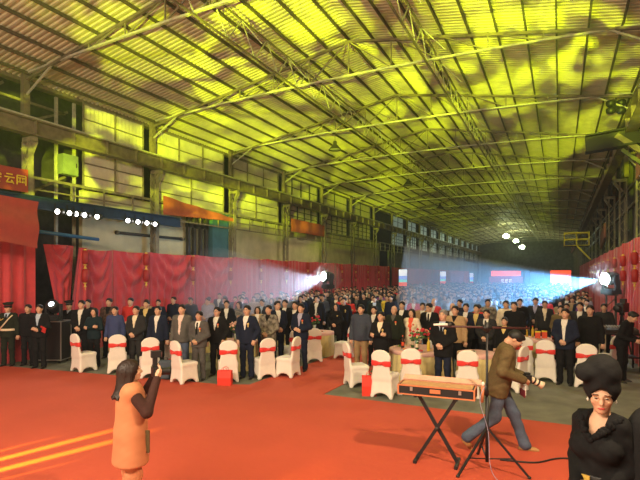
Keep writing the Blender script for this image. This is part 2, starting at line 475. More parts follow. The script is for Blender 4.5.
def person(px, d, H, label, top='black', bottom='black', shirt='white', tie=None, badge=None, arms=('clasp', 'clasp'), hair='short', hairc='black',
           hem=.82, vz=1.12, vw=.42, lod=1, face=None, fem=False, w=1., lean=0., nod=0., turn=0., puff=0., sleeves=True, skin=0, group=None,
           shoes=True, arm_pts=None, legs=None, belly=0., flare=0., glasses=False, sleevec=None, xy=None, shoem=None, wide=0., cat='person', fine=None, tilt=0.):
    x, y = xy or G(px, d)
    rz = face if face is not None else math.atan2(-(x + 4.2), y + 1.5) * .75
    root = tag(empty('person', (x, y, 0), rz), label, cat, group)
    s = H / 1.72; root.scale = (s, s, s)
    rk = (arms, lean, nod, turn, tilt, fem, w, str(arm_pts), str(legs), belly)
    r = Rig(arms, lean, nod, turn, tilt, legs, w, fem, arm_pts, belly)
    hb, hh, hj, ht = fine or ((.026, .0125, .019, .026), (.034, .017, .026, .036), (.05, .03, .045, .06))[lod - 1]
    b = link('body', cached(('b', rk, hb), lambda: body_mesh(r, hb, hh, 5 if lod == 1 else 4, lod < 3)), [SKIN[0], EYEM, WHITEM, LIPM], root); setm(b, SKIN[skin])
    if hair:
        o = link('hair', cached(('h', hair, rk, hh), lambda: hair_mesh(r, hair, hh * 1.1)), HAIRM['black'], root); setm(o, HAIRM[hairc])
    jk = ('j', rk, hj, hem, vz, vw, sleeves, puff, flare)
    o = link('jacket' if sleeves else 'vest', cached(jk, lambda: jacket_mesh(r, hj, hem, vz, vw, sleeves, puff, flare)), CLOTH['black'], root); setm(o, CLOTH[top])
    if not sleeves and sleevec:
        def slv():
            lo, hi = bounds(r)
            v, q = snet(lambda P: arms_sdf(r.up(P), r, .018, cut=.96), lo, hi, hj); return smesh('sleeves', v, q)
        o = link('sleeves', cached(('sl', rk, hj), slv), CLOTH['black'], root); setm(o, CLOTH[sleevec])
    if vz is not None and shirt:
        o = link('shirt', cached(('s', rk, hj), lambda: shirt_mesh(r, hj * 1.1)), CLOTH['white'], root); setm(o, CLOTH[shirt])
    if tie:
        mb = MB(); yf = -.134 - belly
        mb.add([r.fu(p) for p in ((-.016, -.105, 1.445), (.016, -.105, 1.445), (.026, yf - .012, 1.25), (.032, yf - .012, 1.06), (0, yf - .012, 1.02), (-.032, yf - .012, 1.06), (-.026, yf - .012, 1.25),
              (-.016, -.085, 1.445), (.016, -.085, 1.445), (.026, yf + .004, 1.25), (.032, yf + .004, 1.06), (0, yf + .004, 1.02), (-.032, yf + .004, 1.06), (-.026, yf + .004, 1.25))],
              [(0, 6, 2, 1), (6, 5, 3, 2), (5, 4, 3), (8, 9, 13, 7), (9, 10, 12, 13), (10, 11, 12), (0, 1, 8, 7), (1, 2, 9, 8), (2, 3, 10, 9), (3, 4, 11, 10), (4, 5, 12, 11), (5, 6, 13, 12), (6, 0, 7, 13)])
        o = mb.build('tie', CLOTH[tie], root)
    if badge:
        mb = MB()
        for k in range(5): mb.ell((.095 + .016 * math.cos(k * 1.26), -.155 - puff, 1.30 + .016 * math.sin(k * 1.26)), (.015, .012, .015), 6, 4)
        mb.ell((.095, -.165 - puff, 1.30), (.012, .012, .012), 6, 4, 1); mb.box((.088, -.152 - puff, 1.255), (.014, .006, .06), 1); mb.box((.103, -.152 - puff, 1.255), (.014, .006, .06), 1)
        mb.v = [tuple(r.fu(p)) for p in mb.v]
        mb.build('flower_badge', [CLOTH[badge], CLOTH['gold']], root, True)
    if glasses:
        mb = MB()
        for sx in (1, -1):
            mb.tube([r.fh((sx * .033 + .022 * math.cos(a), -.106, 1.62 + .017 * math.sin(a))) for a in np.linspace(0, 2 * PI, 11)], .0025, 4)
            mb.tube([r.fh(p) for p in ((sx * .055, -.104, 1.624), (sx * .08, -.02, 1.626), (sx * .084, .01, 1.615))], .0025, 4)
        mb.tube([r.fh((-.011, -.106, 1.624)), r.fh((.011, -.106, 1.624))], .0025, 4)
        mb.build('glasses', EYEM, root, True)
    o = link('trousers', cached(('t', rk, ht, wide, shoes), lambda: trouser_mesh(r, ht, wide, not shoes)), CLOTH['black'], root); setm(o, CLOTH[bottom])
    if shoes:
        for sg in (1, -1):
            o = link('shoe', cached(('sh', rk, sg), lambda: shoe_mesh(r, sg)), SHOEM, root)
            if shoem: setm(o, shoem)
    root['_rig'] = 0; del root['_rig']
    return root, r
# ------------------------------------------------------------------ the hall
XL, XR, XC, YN, YE = -15.6, 2.9, -6.15, -6., 106.      # wall planes, ridge, near and far ends
EAVE, RIDGE, CHORD = 9.05, 10.7, 9.12
BAY, Y0 = 5.35, 4.15                                   # column spacing
def roofz(x): return EAVE + (RIDGE - EAVE) * (1 - abs(x - XC) / (XR - XC))
M_CONC = mat('concrete_floor', (.15, .155, .115), .8, .25, 2.2, bump=.2)
M_STEEL = mat('painted_steel', (.20, .165, .10), .6, .25, 6, bump=.1)
M_STEEL2 = mat('pale_steel', (.42, .39, .28), .55, .2, 8)
M_DARK = mat('dark_steel', (.04, .036, .032), .6, .3, 6)
M_ROOF = mat('roof_sheet', (.54, .47, .28), .55, .12, 3)
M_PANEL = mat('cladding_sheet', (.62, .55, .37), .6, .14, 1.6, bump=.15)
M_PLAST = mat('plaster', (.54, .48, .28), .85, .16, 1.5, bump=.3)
M_BACK = mat('dark_brick', (.05, .045, .038), .9, .3, 4)
M_GIRD = mat('girder_brown', (.15, .115, .07), .6, .25, 5, bump=.1)
M_PURL = mat('purlin_brown', (.09, .07, .035), .7, .2, 8)
M_RUST = mat('rust_red', (.24, .09, .05), .8, .35, 4)
M_BLUE = mat('blue_paint', (.012, .03, .065), .5, .2, 5)
M_TEAL = mat('teal_paint', (.045, .13, .17), .5, .15, 3)
M_YEL = mat('yellow_paint', (.75, .55, .05), .5, .1, 6)
M_BLACK = mat('black_plastic', (.015, .015, .016), .45)
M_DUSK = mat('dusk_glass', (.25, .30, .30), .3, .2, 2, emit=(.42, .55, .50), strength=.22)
M_SLIT = mat('daylit_slit', (.5, .48, .40), .3, .2, 2, emit=(.8, .75, .6), strength=.16)
def fabric_red(name, rgb, sat=1.):
    return mat(name, rgb, .62, .10, 5, bump=.05, sheen=.35)
M_DRAPE = fabric_red('red_satin', (.52, .035, .045)); M_DRAPE2 = fabric_red('red_banner', (.30, .035, .02))
def struct(o, label=None): return tag(o, label, kind='structure')
# floor
mb = MB(); mb.box(((XL + XR) / 2 - 1.5, (YN + YE) / 2, -.1), (XR - XL + 5, YE - YN, .2)); struct(mb.build('floor', M_CONC))
# red carpet (laid cloth, slight seams), front field and the runner between the seating blocks
def carpet():
    m = mat('red_carpet', (.56, .055, .024), .85)
    nt = m.node_tree; b = nt.nodes['Principled BSDF']; tc = nt.nodes.new('ShaderNodeTexCoord')
    n = nt.nodes.new('ShaderNodeTexNoise'); n.inputs['Scale'].default_value = .9; n.inputs['Detail'].default_value = 6
    r = nt.nodes.new('ShaderNodeValToRGB'); r.color_ramp.elements[0].color = (.40, .058, .026, 1); r.color_ramp.elements[1].color = (.56, .085, .04, 1)
    n2 = nt.nodes.new('ShaderNodeTexNoise'); n2.inputs['Scale'].default_value = 9; bp = nt.nodes.new('ShaderNodeBump'); bp.inputs['Strength'].default_value = .25; bp.inputs['Distance'].default_value = .02
    nt.links.new(tc.outputs['Object'], n.inputs['Vector']); nt.links.new(tc.outputs['Object'], n2.inputs['Vector'])
    nt.links.new(n.outputs['Fac'], r.inputs['Fac']); nt.links.new(r.outputs['Color'], b.inputs['Base Color'])
    nt.links.new(n2.outputs['Fac'], bp.inputs['Height']); nt.links.new(bp.outputs['Normal'], b.inputs['Normal'])
    return m
M_CARPET = carpet()
def slab(name, poly, z0, z1, m):
    mb = MB(); n = len(poly); mb.add([(x, y, z0) for x, y in poly] + [(x, y, z1) for x, y in poly],
        [tuple(range(n))[::-1], tuple(range(n, 2 * n))] + [(i, (i + 1) % n, n + (i + 1) % n, n + i) for i in range(n)])
    return mb.build(name, m)
tag(slab('red_carpet', [(-14.3, 1.0), (2.6, 1.0), (2.6, 9.2), (-4.55, 9.25), (-4.55, 16.3), (-6.5, 16.3), (-6.5, 9.3), (-7.1, 9.03), (-14.3, 8.1)], 0, .012, M_CARPET),
    'wide red carpet on the concrete floor with a runner between the seats', 'carpet')
# low stage the photographer stands on, out of frame
mb = MB(); mb.box((-6, -1.6, .15), (17, 5, .3)); struct(mb.build('trim_1', M_CARPET))
# roof: corrugated sheet, ribs run down the slope
def roof():
    mb = MB(); p = .17; y = YN; prof = []
    while y < YE: prof += [(y, 0), (y + .06, 0), (y + .085, .028), (y + .145, .028)]; y += p
    n = len(prof)
    for x0, x1 in ((XL - .3, XC), (XC, XR + .3)):
        z0, z1 = roofz(x0), roofz(x1)
        vs = [(x0, yy, z0 + h) for yy, h in prof] + [(x1, yy, z1 + h) for yy, h in prof]
        mb.add(vs, [(i, i + 1, n + i + 1, n + i) for i in range(n - 1)])
        mb.add([(x0, YN, z0 + .3), (x1, YN, z1 + .3), (x1, YE, z1 + .3), (x0, YE, z0 + .3)], [(0, 1, 2, 3)])
    return mb.build('ceiling', M_ROOF)
struct(roof())
# purlins
k = 0; x = XL + .5
while x < XR:
    k += 1
    mb = MB(); z = roofz(x) - .085
    mb.box((x, (YN + YE) / 2, z), (.05, YE - YN, .09))
    struct(mb.build('ceiling_purlin', M_PURL), 'dark roof purlin running the length of the hall'); x += .79
# trusses
def truss_proto():
    root = empty('roof_truss', (0, Y0 + BAY, 0))
    N = 12; xs = [XL + .35 + (XR - XL - .7) * i / N for i in range(N + 1)]
    for a, b in ((0, N // 2), (N // 2, N)):
        mb = MB(); mb.bar((xs[a], 0, roofz(xs[a]) - .24), (xs[b], 0, roofz(xs[b]) - .24), .08, .08); mb.build('top_chord', M_GIRD, root)
    zb = lambda x: CHORD - .12 + .28 * (1 - ((x - XC) / 9.25) ** 2)
    mb = MB()
    for i in range(N): mb.bar((xs[i], 0, zb(xs[i])), (xs[i + 1], 0, zb(xs[i + 1])), .07, .06)
    mb.build('bottom_chord', M_STEEL2, root)
    for i in range(1, N):
        mb = MB(); mb.bar((xs[i], 0, zb(xs[i])), (xs[i], 0, roofz(xs[i]) - .2), .035); mb.build('web_post', M_STEEL, root)
        j = i + 1 if i < N // 2 else i - 1
        if 1 <= i <= N - 1 and roofz(xs[i]) - zb(xs[i]) > .2:
            mb = MB(); mb.bar((xs[i], 0, zb(xs[i])), (xs[j], 0, roofz(xs[j]) - .24), .035); mb.build('web_diagonal', M_STEEL, root)
    for sx, x in ((1, xs[0]), (-1, xs[-1])):
        mb = MB(); mb.bar((x, 0, 8.3), (x + sx * 1.4, 0, zb(x + sx * 1.4)), .05); mb.build('knee_brace', M_STEEL2, root)
    return root
ORD = ['nearest', 'second', 'third', 'fourth', 'fifth', 'sixth', 'seventh', 'eighth', 'ninth', 'tenth', 'eleventh', 'twelfth', 'thirteenth', 'fourteenth', 'fifteenth', 'sixteenth', 'seventeenth', 'eighteenth', 'nineteenth']
tp = truss_proto()
for i in range(18):
    o = tp if i == 0 else copy_tree(tp)
    o.location = (0, Y0 + BAY * (i + 1), 0)
    tag(o, 'steel lattice roof truss across the hall, %s from the stage' % ORD[i], 'truss', 'roof trusses')
# longitudinal bracing lattices
for lx, lab in ((-3.7, 'long lattice bracing girder under the roof right of the ridge'), (-8.3, 'long lattice bracing girder under the roof left of the ridge')):
    root = tag(empty('bracing_girder', (lx, 0, 0)), lab, 'girder', 'bracing girders')
    zt, zb = roofz(lx) - .3, CHORD + .05
    mb = MB(); mb.box((0, (YN + YE) / 2, zb), (.05, YE - YN - 1, .05)); mb.build('bottom_chord', M_STEEL, root)
    mb = MB(); mb.box((0, (YN + YE) / 2, zt), (.05, YE - YN - 1, .05)); mb.build('top_chord', M_STEEL, root)
    mb = MB(); y = Y0
    while y < 100:
        n = 4
        for q in range(n):
            a = y + BAY * q / n; b = y + BAY * (q + .5) / n; c = y + BAY * (q + 1) / n
            mb.bar((0, a, zb), (0, b, zt), .03); mb.bar((0, b, zt), (0, c, zb), .03)
            if q % 2: mb.bar((0, b, zt), (.7, b, zb), .025)
        y += BAY
    mb.build('lattice', M_STEEL2, root)
# wall backs
mb = MB(); mb.box((XL - 2.6, (YN + YE) / 2, 5), (.2, YE - YN, 11)); struct(mb.build('wall_left_outer', M_BACK))
mb = MB(); mb.box((XR + .25, (YN + YE) / 2, 5), (.2, YE - YN, 11)); struct(mb.build('wall_right', mat('right_wall', (.13, .115, .09), .9, .35, 2.5)))
mb = MB(); mb.box(((XL + XR) / 2 - 1, YE, 5.5), (XR - XL + 5, .2, 11.5)); struct(mb.build('wall_far', mat('far_wall', (.10, .10, .085), .9, .3, 2)))
mb = MB(); mb.box(((XL + XR) / 2 - 1, YN, 5.5), (XR - XL + 5, .2, 11.5)); struct(mb.build('wall_near', M_BACK))
# plaster dado wall on the left, from the second bay on
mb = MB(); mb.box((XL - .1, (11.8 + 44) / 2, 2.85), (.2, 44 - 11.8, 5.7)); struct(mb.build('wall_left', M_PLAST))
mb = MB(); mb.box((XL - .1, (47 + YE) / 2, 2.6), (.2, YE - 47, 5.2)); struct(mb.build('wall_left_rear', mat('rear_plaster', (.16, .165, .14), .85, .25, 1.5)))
mb = MB(); mb.box((XL - .15, (YN + YE) / 2, EAVE - .02), (.3, YE - YN, .32)); struct(mb.build('trim_2', M_GIRD))
mb = MB(); mb.box((XR + .0, (YN + YE) / 2, EAVE - .02), (.3, YE - YN, .32)); struct(mb.build('trim_3', M_GIRD))
# left bays: upper and lower sheet panels, each with its frame of mullions and girts
def window(n, y0, y1, z0, z1, nm, ng, m, x=XL, fm=M_DARK):
    mb = MB(); p = .18; y = y0
    vs = []; k = 0
    while y < y1 - .01:
        vs += [(x, y, z0), (x, y, z1)] ; vs += [(x + .007, min(y + p * .6, y1), z0), (x + .007, min(y + p * .6, y1), z1)]; y += p
    vs += [(x, y1, z0), (x, y1, z1)]
    mb.add(vs, [(2 * i, 2 * i + 2, 2 * i + 3, 2 * i + 1) for i in range(len(vs) // 2 - 1)])
    o = struct(mb.build('window_%d' % n, m))
    mb = MB()
    for i in range(nm + 1):
        yy = y0 + (y1 - y0) * i / nm; mb.box((x + .05, yy, (z0 + z1) / 2), (.06, .045, z1 - z0 + .1))
    for i in range(ng + 1):
        zz = z0 + (z1 - z0) * i / ng; mb.box((x + .04, (y0 + y1) / 2, zz), (.05, y1 - y0, .04))
    mb.build('window_frame', fm, o)
    return o
wn = 0
for i in range(18):
    a, b = Y0 + BAY * (i + 1), Y0 + BAY * (i + 2)
    near = i < 7
    if i == 0: a0 = 11.8
    else: a0 = a + .25
    if i == 6: continue
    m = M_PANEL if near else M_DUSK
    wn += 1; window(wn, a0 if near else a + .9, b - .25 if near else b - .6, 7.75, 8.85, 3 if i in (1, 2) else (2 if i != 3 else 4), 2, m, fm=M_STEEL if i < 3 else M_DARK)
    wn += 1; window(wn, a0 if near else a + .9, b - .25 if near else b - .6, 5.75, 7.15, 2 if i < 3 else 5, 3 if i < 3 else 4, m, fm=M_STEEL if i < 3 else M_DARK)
# columns
def column(x, y, sx, lab):
    root = struct(empty('column', (x, y, 0)), lab)
    mb = MB()
    for q in (-.13, .13): mb.box((q, 0, 3.4), (.05, .2, 6.8))
    for q in (-.16, .16): mb.box((.0, q, 3.5), (.38, .03, 7.0)) if False else None
    z = .3
    while z < 6.6: mb.bar((-.15, -.11, z), (.15, -.11, z + .45), .04, .025); mb.bar((.15, -.11, z + .45), (-.15, -.11, z + .9), .04, .025); z += .9
    mb.build('column_shaft', M_STEEL, root)
    mb = MB(); mb.box((-.12 * sx, 0, 8.0), (.18, .2, 2.0)); mb.build('column_upper', M_GIRD, root)
    mb = MB(); mb.box((.12 * sx, 0, 6.87), (.5, .2, .14)); mb.bar((.05 * sx, 0, 6.35), (.34 * sx, 0, 6.8), .2, .1); mb.build('column_bracket', M_STEEL, root)
for i in range(-1, 19):
    y = Y0 + BAY * (i + 1)
    column(XL + .45, y, 1, 'steel lattice column on the left wall under the crane girder')
    column(XR - .35, y, -1, 'steel lattice column on the right wall under the crane girder')
# crane girders
for x, lab in ((XL + .75, 'long brown crane girder along the left wall'), (1.95, 'long brown crane girder along the right wall')):
    root = tag(empty('crane_girder', (x, 0, 6.96)), lab, 'girder', 'crane girders')
    L = YE - YN - .4; yc = (YN + YE) / 2
    mb = MB(); mb.box((0, yc, .25), (.04, L, .46)); mb.box((0, yc, .02), (.32, L, .04)); mb.box((0, yc, .48), (.36, L, .04)); mb.build('beam', M_GIRD, root)
    mb = MB(); y = YN + .8
    st = None
    while y < YE - 1:
        if st is None: mb.box((0, 0, .25), (.28, .025, .43)); st = mb.build('stiffener', M_GIRD, root); q = st
        else: q = st.copy(); COL.objects.link(q)
        q.location = (0, y, 0); y += BAY / 4
    mb = MB(); mb.box((0, yc, .55), (.07, L, .1)); mb.build('rail', M_STEEL2, root)
# handrails along the left walkway
root = tag(empty('walkway_railing', (XL + .42, 0, 0)), 'long thin steel railing along the left wall below the pale panels', 'railing')
for nm, z, w in (('top_rail', 5.72, .09), ('mid_rail', 5.35, .05), ('bottom_rail', 5.0, .06)):
    mb = MB(); mb.box((0, 24, z), (.06, 60, w)); mb.build(nm, M_STEEL, root)
mb = MB(); mb.box((0, 0, 5.35), (.05, .05, .8)); st = mb.build('railing_post', M_STEEL, root)
for i in range(44):
    q = st if i == 0 else st.copy()
    if i: COL.objects.link(q)
    q.location = (0, -5 + i * BAY / 4, 0)
# second pipe rail seen between the girts
root = tag(empty('wall_pipe', (XL + .09, 0, 0)), 'dark pipe run low on the plaster of the left wall', 'pipe')
mb = MB(); mb.tube([(0, 13.2, 4.25), (0, 17.0, 4.25)], .06, 10); mb.build('pipe_run', M_DARK, root, True)
mb = MB(); mb.tube([(0, 13.2, 4.25), (0, 13.32, 4.25)], .08, 10); mb.build('pipe_flange', M_GIRD, root, True); mb = MB(); mb.tube([(0, 16.8, 4.25), (0, 16.92, 4.25)], .08, 10); mb.build('pipe_flange', M_GIRD, root, True)
# blue gantry beam with the row of par lamps, teal pipe
root = tag(empty('lamp_beam', (XL + .95, 0, 4.62)), 'blue steel beam carrying the row of lamps on the left wall', 'beam')
mb = MB(); mb.box((0, 11.6, .22), (.05, 8.4, .34)); mb.box((0, 11.6, .04), (.2, 8.4, .04)); mb.box((0, 11.6, .40), (.2, 8.4, .04)); mb.build('web_plate', M_BLUE, root)
tag(MB().tube([(XL + .9, 9.6, 3.95), (XL + .9, 11.75, 3.85)], .06, 10).build('blue_pipe', mat('bright_blue_pipe', (.03, .14, .30), .4), None, True), 'short bright blue pipe above the red curtain', 'pipe')
# dark recess of the first bay: braces, ladder, sheet
root = tag(empty('recess_scaffold', (XL - .7, 0, 0)), 'dark steel bracing inside the open bay at far left', 'scaffold')
mb = MB()
for a, b in (((0, 6.2, 5.9), (0, 9.4, 8.9)), ((0, 9.6, 5.0), (0, 11.6, 6.2)), ((0, 9.7, 7.6), (0, 11.7, 8.6)), ((0, 6.5, 7.9), (0, 11.6, 7.9)), ((0, 6, 8.5), (0, 11.6, 8.5))): mb.bar(a, b, .08)
mb.build('braces', M_STEEL, root)
mb = MB(); [mb.bar((.3, y, 0), (.3, y, 8.9), .09) for y in (8.95, 11.05, 11.75)]; mb.build('uprights', M_STEEL2, root)
root = tag(empty('cabinet_panel', (XL - .1, 11.3, 6.15)), 'pale sheet cabinet lit green inside the open bay', 'cabinet')
mb = MB(); M_CAB = mat('cabinet_grey_green', (.20, .24, .13), .6, .2, 3); mb.box((0, 0, .35), (.3, .6, .7)); mb.build('body', M_CAB, root)
mb = MB(); mb.box((.16, 0, .35), (.02, .52, .62)); mb.build('door', M_CAB, root)
mb = MB(); mb.box((.18, .2, .35), (.03, .03, .15)); mb.build('handle', M_DARK, root)
# teal door box and dark frame on the third column
root = tag(empty('teal_cabinet', (XL + .2, 19.35, 0)), 'tall teal painted box standing behind the red curtain', 'cabinet')
mb = MB(); mb.box((0, 0, 2.85), (.3, 1.25, 5.7)); mb.build('body', M_TEAL, root)
mb = MB(); mb.box((.0, -.0, 5.72), (.36, 1.3, .06)); mb.build('cap', M_BLUE, root)
root = tag(empty('steel_doorway', (XL + .2, 17.9, 0)), 'dark steel frame beside the teal box on the left wall', 'frame')
mb = MB(); [mb.box((0, q, 2.85), (.14, .16, 5.7)) for q in (-.75, -.35, .1, .5)]; mb.build('uprights', M_DARK, root)
mb = MB(); [mb.box((0, -.12, z), (.14, 1.5, .18)) for z in (5.6, 4.9)]; mb.build('lintels', M_DARK, root)
# orange banners hung on the railing
M_ORB = mat('orange_banner_cloth', (.36, .08, .025), .7, .15, 3)
def banner(y0, y1, z0, z1, lab, wave=3., dx=.58):
    mb = MB()
    for off in (0, .012): mb.grid(lambda u, v: (XL + dx + off + .05 * math.sin(u * 6.28 * wave), y0 + (y1 - y0) * u, z0(u) + (z1(u) - z0(u)) * v), 40, 8)
    return tag(mb.build('hanging_banner', M_ORB, None, True), lab, 'banner', 'banners on the railing')
banner(15.2, 20.2, lambda u: 5.15 + .22 * u, lambda u: 5.95 - .45 * u, 'drooping orange banner on the railing left of the teal box')
banner(26., 31., lambda u: 5.35, lambda u: 6.15, 'straight rust orange banner on the railing between two far columns')
# cargo banner with yellow characters at far left
root = tag(empty('slogan_banner', (XL + .6, 0, 0)), 'red banner with yellow characters hung at far left of the railing', 'banner')
mb = MB()
for off in (0, .015): mb.grid(lambda u, v: (off + .02 * math.sin(u * 20), 4.8 + 4.6 * u, 5.2 + .66 * v + .05 * u * (v - .5)), 30, 6)
mb.build('cloth', M_DRAPE2, root, True)
def glyph(strokes, y, z, s, name):
    mb = MB()
    for a, b in strokes: mb.bar((.045, y + a[0] * s, z + a[1] * s), (.045, y + b[0] * s, z + b[1] * s), .012, .075 * s * 1.6, 0, (1, 0, 0)) if False else mb.bar((.045, y + a[0] * s, z + a[1] * s), (.045, y + b[0] * s, z + b[1] * s), .035, .012, 0, (1, 0, 0))
    o = mb.build('character', CLOTH['yellow'], root); return o
YUN = [((.22, .88), (.78, .88)), ((.05, .6), (.95, .6)), ((.5, .6), (.22, .12)), ((.22, .12), (.82, .16)), ((.66, .36), (.88, .05))]
WANG = [((.1, .9), (.1, .05)), ((.1, .9), (.92, .9)), ((.92, .9), (.92, .05)), ((.25, .75), (.45, .25)), ((.45, .75), (.25, .25)), ((.58, .75), (.78, .25)), ((.78, .75), (.58, .25))]
AN = [((.5, 1), (.5, .85)), ((.1, .8), (.9, .8)), ((.1, .8), (.1, .65)), ((.9, .8), (.9, .65)), ((.45, .7), (.2, .3)), ((.2, .3), (.85, .05)), ((.7, .6), (.2, .05)), ((.05, .48), (.95, .48))]
for gl, y in ((AN, 8.27), (YUN, 8.66), (WANG, 9.02)): glyph(gl, y, 5.36, .33, 'g')
# stage-side red valance, near top left
def valance():
    mb = MB()
    for off in (0, .02): mb.grid(lambda u, v: (-13.25 + .05 * math.sin(v * 9 + u * 4) + off, 5.2 + 3.4 * u, 3.32 + .22 * (1 - u) + .10 * math.sin(u * 3) * (1 - v) + (1.28 + .05 * u) * v), 24, 10)
    return mb.build('hanging_valance', M_DRAPE2, None, True)
tag(valance(), 'broad red cloth valance hung high at the left frame edge', 'valance')
# curtains
def drape(x, y0, y1, z0, z1, name, lab, swag=0., folds=7, amp=.07, side=1, taper=None, grp=None, seed=0, sag=.06):
    rnd = random.Random(seed); ph = [rnd.uniform(0, 6.28) for _ in range(4)]
    nu = max(14, int((y1 - y0) * 16)); nv = 36 if swag else 10
    mb = MB()
    def fn(off):
        def f(u, v):
            y = y0 + (y1 - y0) * u
            zt = z1 - sag * 4 * u * (1 - u)
            zb = z0
            if taper: y = y0 + taper[0] * (1 - v) + (y1 - taper[1] * (1 - v) - y0 - taper[0] * (1 - v)) * u
            z = zb + (zt - zb) * v
            fo = math.sin(u * 6.28 * folds + ph[0] + .6 * math.sin(u * 9 + ph[1])) + .4 * math.sin(u * 6.28 * folds * 1.9 + ph[2] + v)
            a = amp * fo * (.45 + .55 * (1 - v)) * (1 if not swag else .35 + .65 * (1 - v))
            if swag:
                w = min(1, max(0, (v - .35) / .35)) * 4 * u * (1 - u)
                a += swag * w * math.sin((v + .42 * (2 * u - 1) ** 2 * -1) * 34 + ph[3]) + .12 * w
            return (x + side * (a + off), y, z)
        return f
    mb.grid(fn(.06), nu, nv); 
    g2 = MB(); g2.grid(fn(.045), nu, nv); mb.add(g2.v, [t[::-1] for t in g2.f])
    o = mb.build(name, M_DRAPE, None, True)
    return tag(o, lab, 'curtain', grp)
XD = -14.72
drape(XD + .25, 5.6, 9.25, 0.0, 4.4, 'curtain', 'red curtain hanging behind the soldier at the left frame edge', folds=9, seed=1, grp='left red curtains')
drape(XD, 9.7, 10.75, 1.0, 3.56, 'curtain', 'short swagged red curtain above the moving head lamp', swag=.10, folds=3, taper=(.55, .15), seed=2, grp='left red curtains', sag=.0)
drape(XD + .30, 10.72, 11.0, .0, 3.5, 'curtain', 'narrow red curtain strip pulled aside behind the police officer', folds=2, amp=.04, taper=(-.5, .05), seed=3, grp='left red curtains', sag=0)
NEAR = ['first', 'second', 'third', 'fourth', 'fifth', 'sixth', 'seventh', 'eighth', 'ninth', 'tenth', 'eleventh', 'twelfth', 'thirteenth', 'fourteenth']
y = 11.0
for i in range(12):
    w = (1.35, 1.75, 2.7)[i] if i < 3 else 3.0
    if i == 9: y += .35
    drape(XD, y, y + w - .02, 0, 3.5, 'curtain', '%s full length red curtain panel along the left wall past the lamp case' % NEAR[i], swag=.07 if i < 4 else 0., folds=int(w * 2.6), seed=10 + i, grp='left red curtains'); y += w
for i in range(8):
    y0 = y + 1.4 + i * 5.6
    drape(XD - .2, y0, y0 + 5.4, 0, 3.45, 'curtain', '%s dim red curtain panel on the far left wall beyond the gap' % NEAR[i], folds=12, seed=40 + i, grp='far left red curtains')
XRD = 2.12; y = 9.6
for i in range(14):
    w = 2.67 if i < 8 else 5.3
    drape(XRD, y, y + w - .03, 0, 3.72, 'curtain', '%s red curtain panel along the right wall' % NEAR[i], folds=int(w * 2.2), amp=.09, seed=70 + i, grp='right red curtains', side=-1, sag=.05); y += w
# lanterns
M_LRED = mat('lantern_red', (.36, .02, .018), .5, ); M_GOLD = mat('gold_trim', (.75, .50, .10), .4, metal=.3)
def lantern_string(x, y, z, lab, n=2, s=1., side=1):
    root = tag(empty('lantern_string', (x, y, z)), lab, 'lantern', 'lantern strings on the curtains')
    zz = 0
    mb = MB(); mb.tube([(0, 0, .05), (0, 0, -n * .62 * s - .1)], .008, 5); mb.build('cord', M_GOLD, root)
    for k in range(n):
        mb = MB(); mb.lathe([(.05 * s, zz), (.115 * s, zz - .05 * s), (.125 * s, zz - .24 * s), (.115 * s, zz - .43 * s), (.05 * s, zz - .48 * s)], 12); l = mb.build('lantern', M_LRED, root, True)
        mb = MB(); mb.lathe([(.055 * s, zz + .03), (.06 * s, zz), (.055 * s, zz - .01)], 10); mb.build('gold_cap', M_GOLD, l)
        mb = MB(); mb.lathe([(.055 * s, zz - .47 * s), (.065 * s, zz - .5 * s), (.02 * s, zz - .53 * s), (.05 * s, zz - .62 * s)], 10); mb.build('tassel', M_GOLD, l)
        zz -= .62 * s
    return root
for i in range(13):
    y = 10.95 + 2.67 * i
    lantern_string(XD + .38, y, 3.42, '%s pair of hanging red lanterns on the left curtain, counting from the lamp case' % NEAR[i])
for i in range(9):
    y = 15.3 + 2.67 * i
    lantern_string(XRD - .33, y, 3.2, '%s pair of hanging red lanterns on the right curtain' % NEAR[i], 2, .75, -1)
# right wall: window slits, girts, red plates
for i in range(12):
    a = Y0 + BAY * (i + 2)
    for j, yy in enumerate((a + 1.2, a + 2.6, a + 4.0)):
        wn += 1
        mb = MB()
        for z in (4.3, 5.15, 6.0, 7.7, 8.3): mb.box((XR + .12, yy, z), (.08, .55, .5 if z < 7 else .4))
        o = struct(mb.build('window_%d' % wn, M_SLIT))
        mb = MB()
        for s_ in (-.33, .33): mb.box((XR + .06, yy + s_, 6.2), (.16, .09, 4.8))
        for z in (4.0, 4.72, 5.58, 6.42, 7.4, 8.0, 8.6): mb.box((XR + .06, yy, z), (.14, .62, .08))
        mb.build('window_frame', M_STEEL if j % 2 else M_DARK, o)
mb = MB()
for z in (4.0, 5.7, 6.6): mb.box((XR - .02, 40, z), (.1, 60, .12))
struct(mb.build('wall_right_girts', M_GIRD))
for y0, z, l, lab in ((17.5, 6.1, 1.1, 'large rust red steel plate on the right wall under the dark jib beam'), (31, 5.1, 3.2, 'slanting rust red steel plate on the right wall past the jib beam')):
    mb = MB(); mb.bar((2.25, y0, z), (2.25, y0 + l, z - .5 if l > 2 else z), .08, .8); tag(mb.build('steel_plate', M_RUST), lab, 'plate')
# dark jib beam
root = tag(empty('jib_beam', (0, 17.4, 0)), 'dark steel I beam jib jutting from the right wall', 'beam')
mb = MB(); a, b = (.72, 0, 6.72), (2.95, 0, 6.9); M_JIB = mat('jib_dark', (.014, .012, .011), .7)
mb.bar(a, b, .06, .5); mb.bar((.72, 0, 6.96), (2.95, 0, 7.14), .42, .05); mb.bar((.72, 0, 6.47), (2.95, 0, 6.65), .42, .05); mb.build('beam', M_JIB, root)
mb = MB(); mb.bar((1.55, 0, 6.9), (2.95, 0, 5.7), .16, .16); mb.build('brace', M_GIRD, root)
mb = MB(); mb.bar((1.7, 0, 6.45), (2.6, 0, 5.6), .1, .1); mb.build('strut', M_DARK, root)
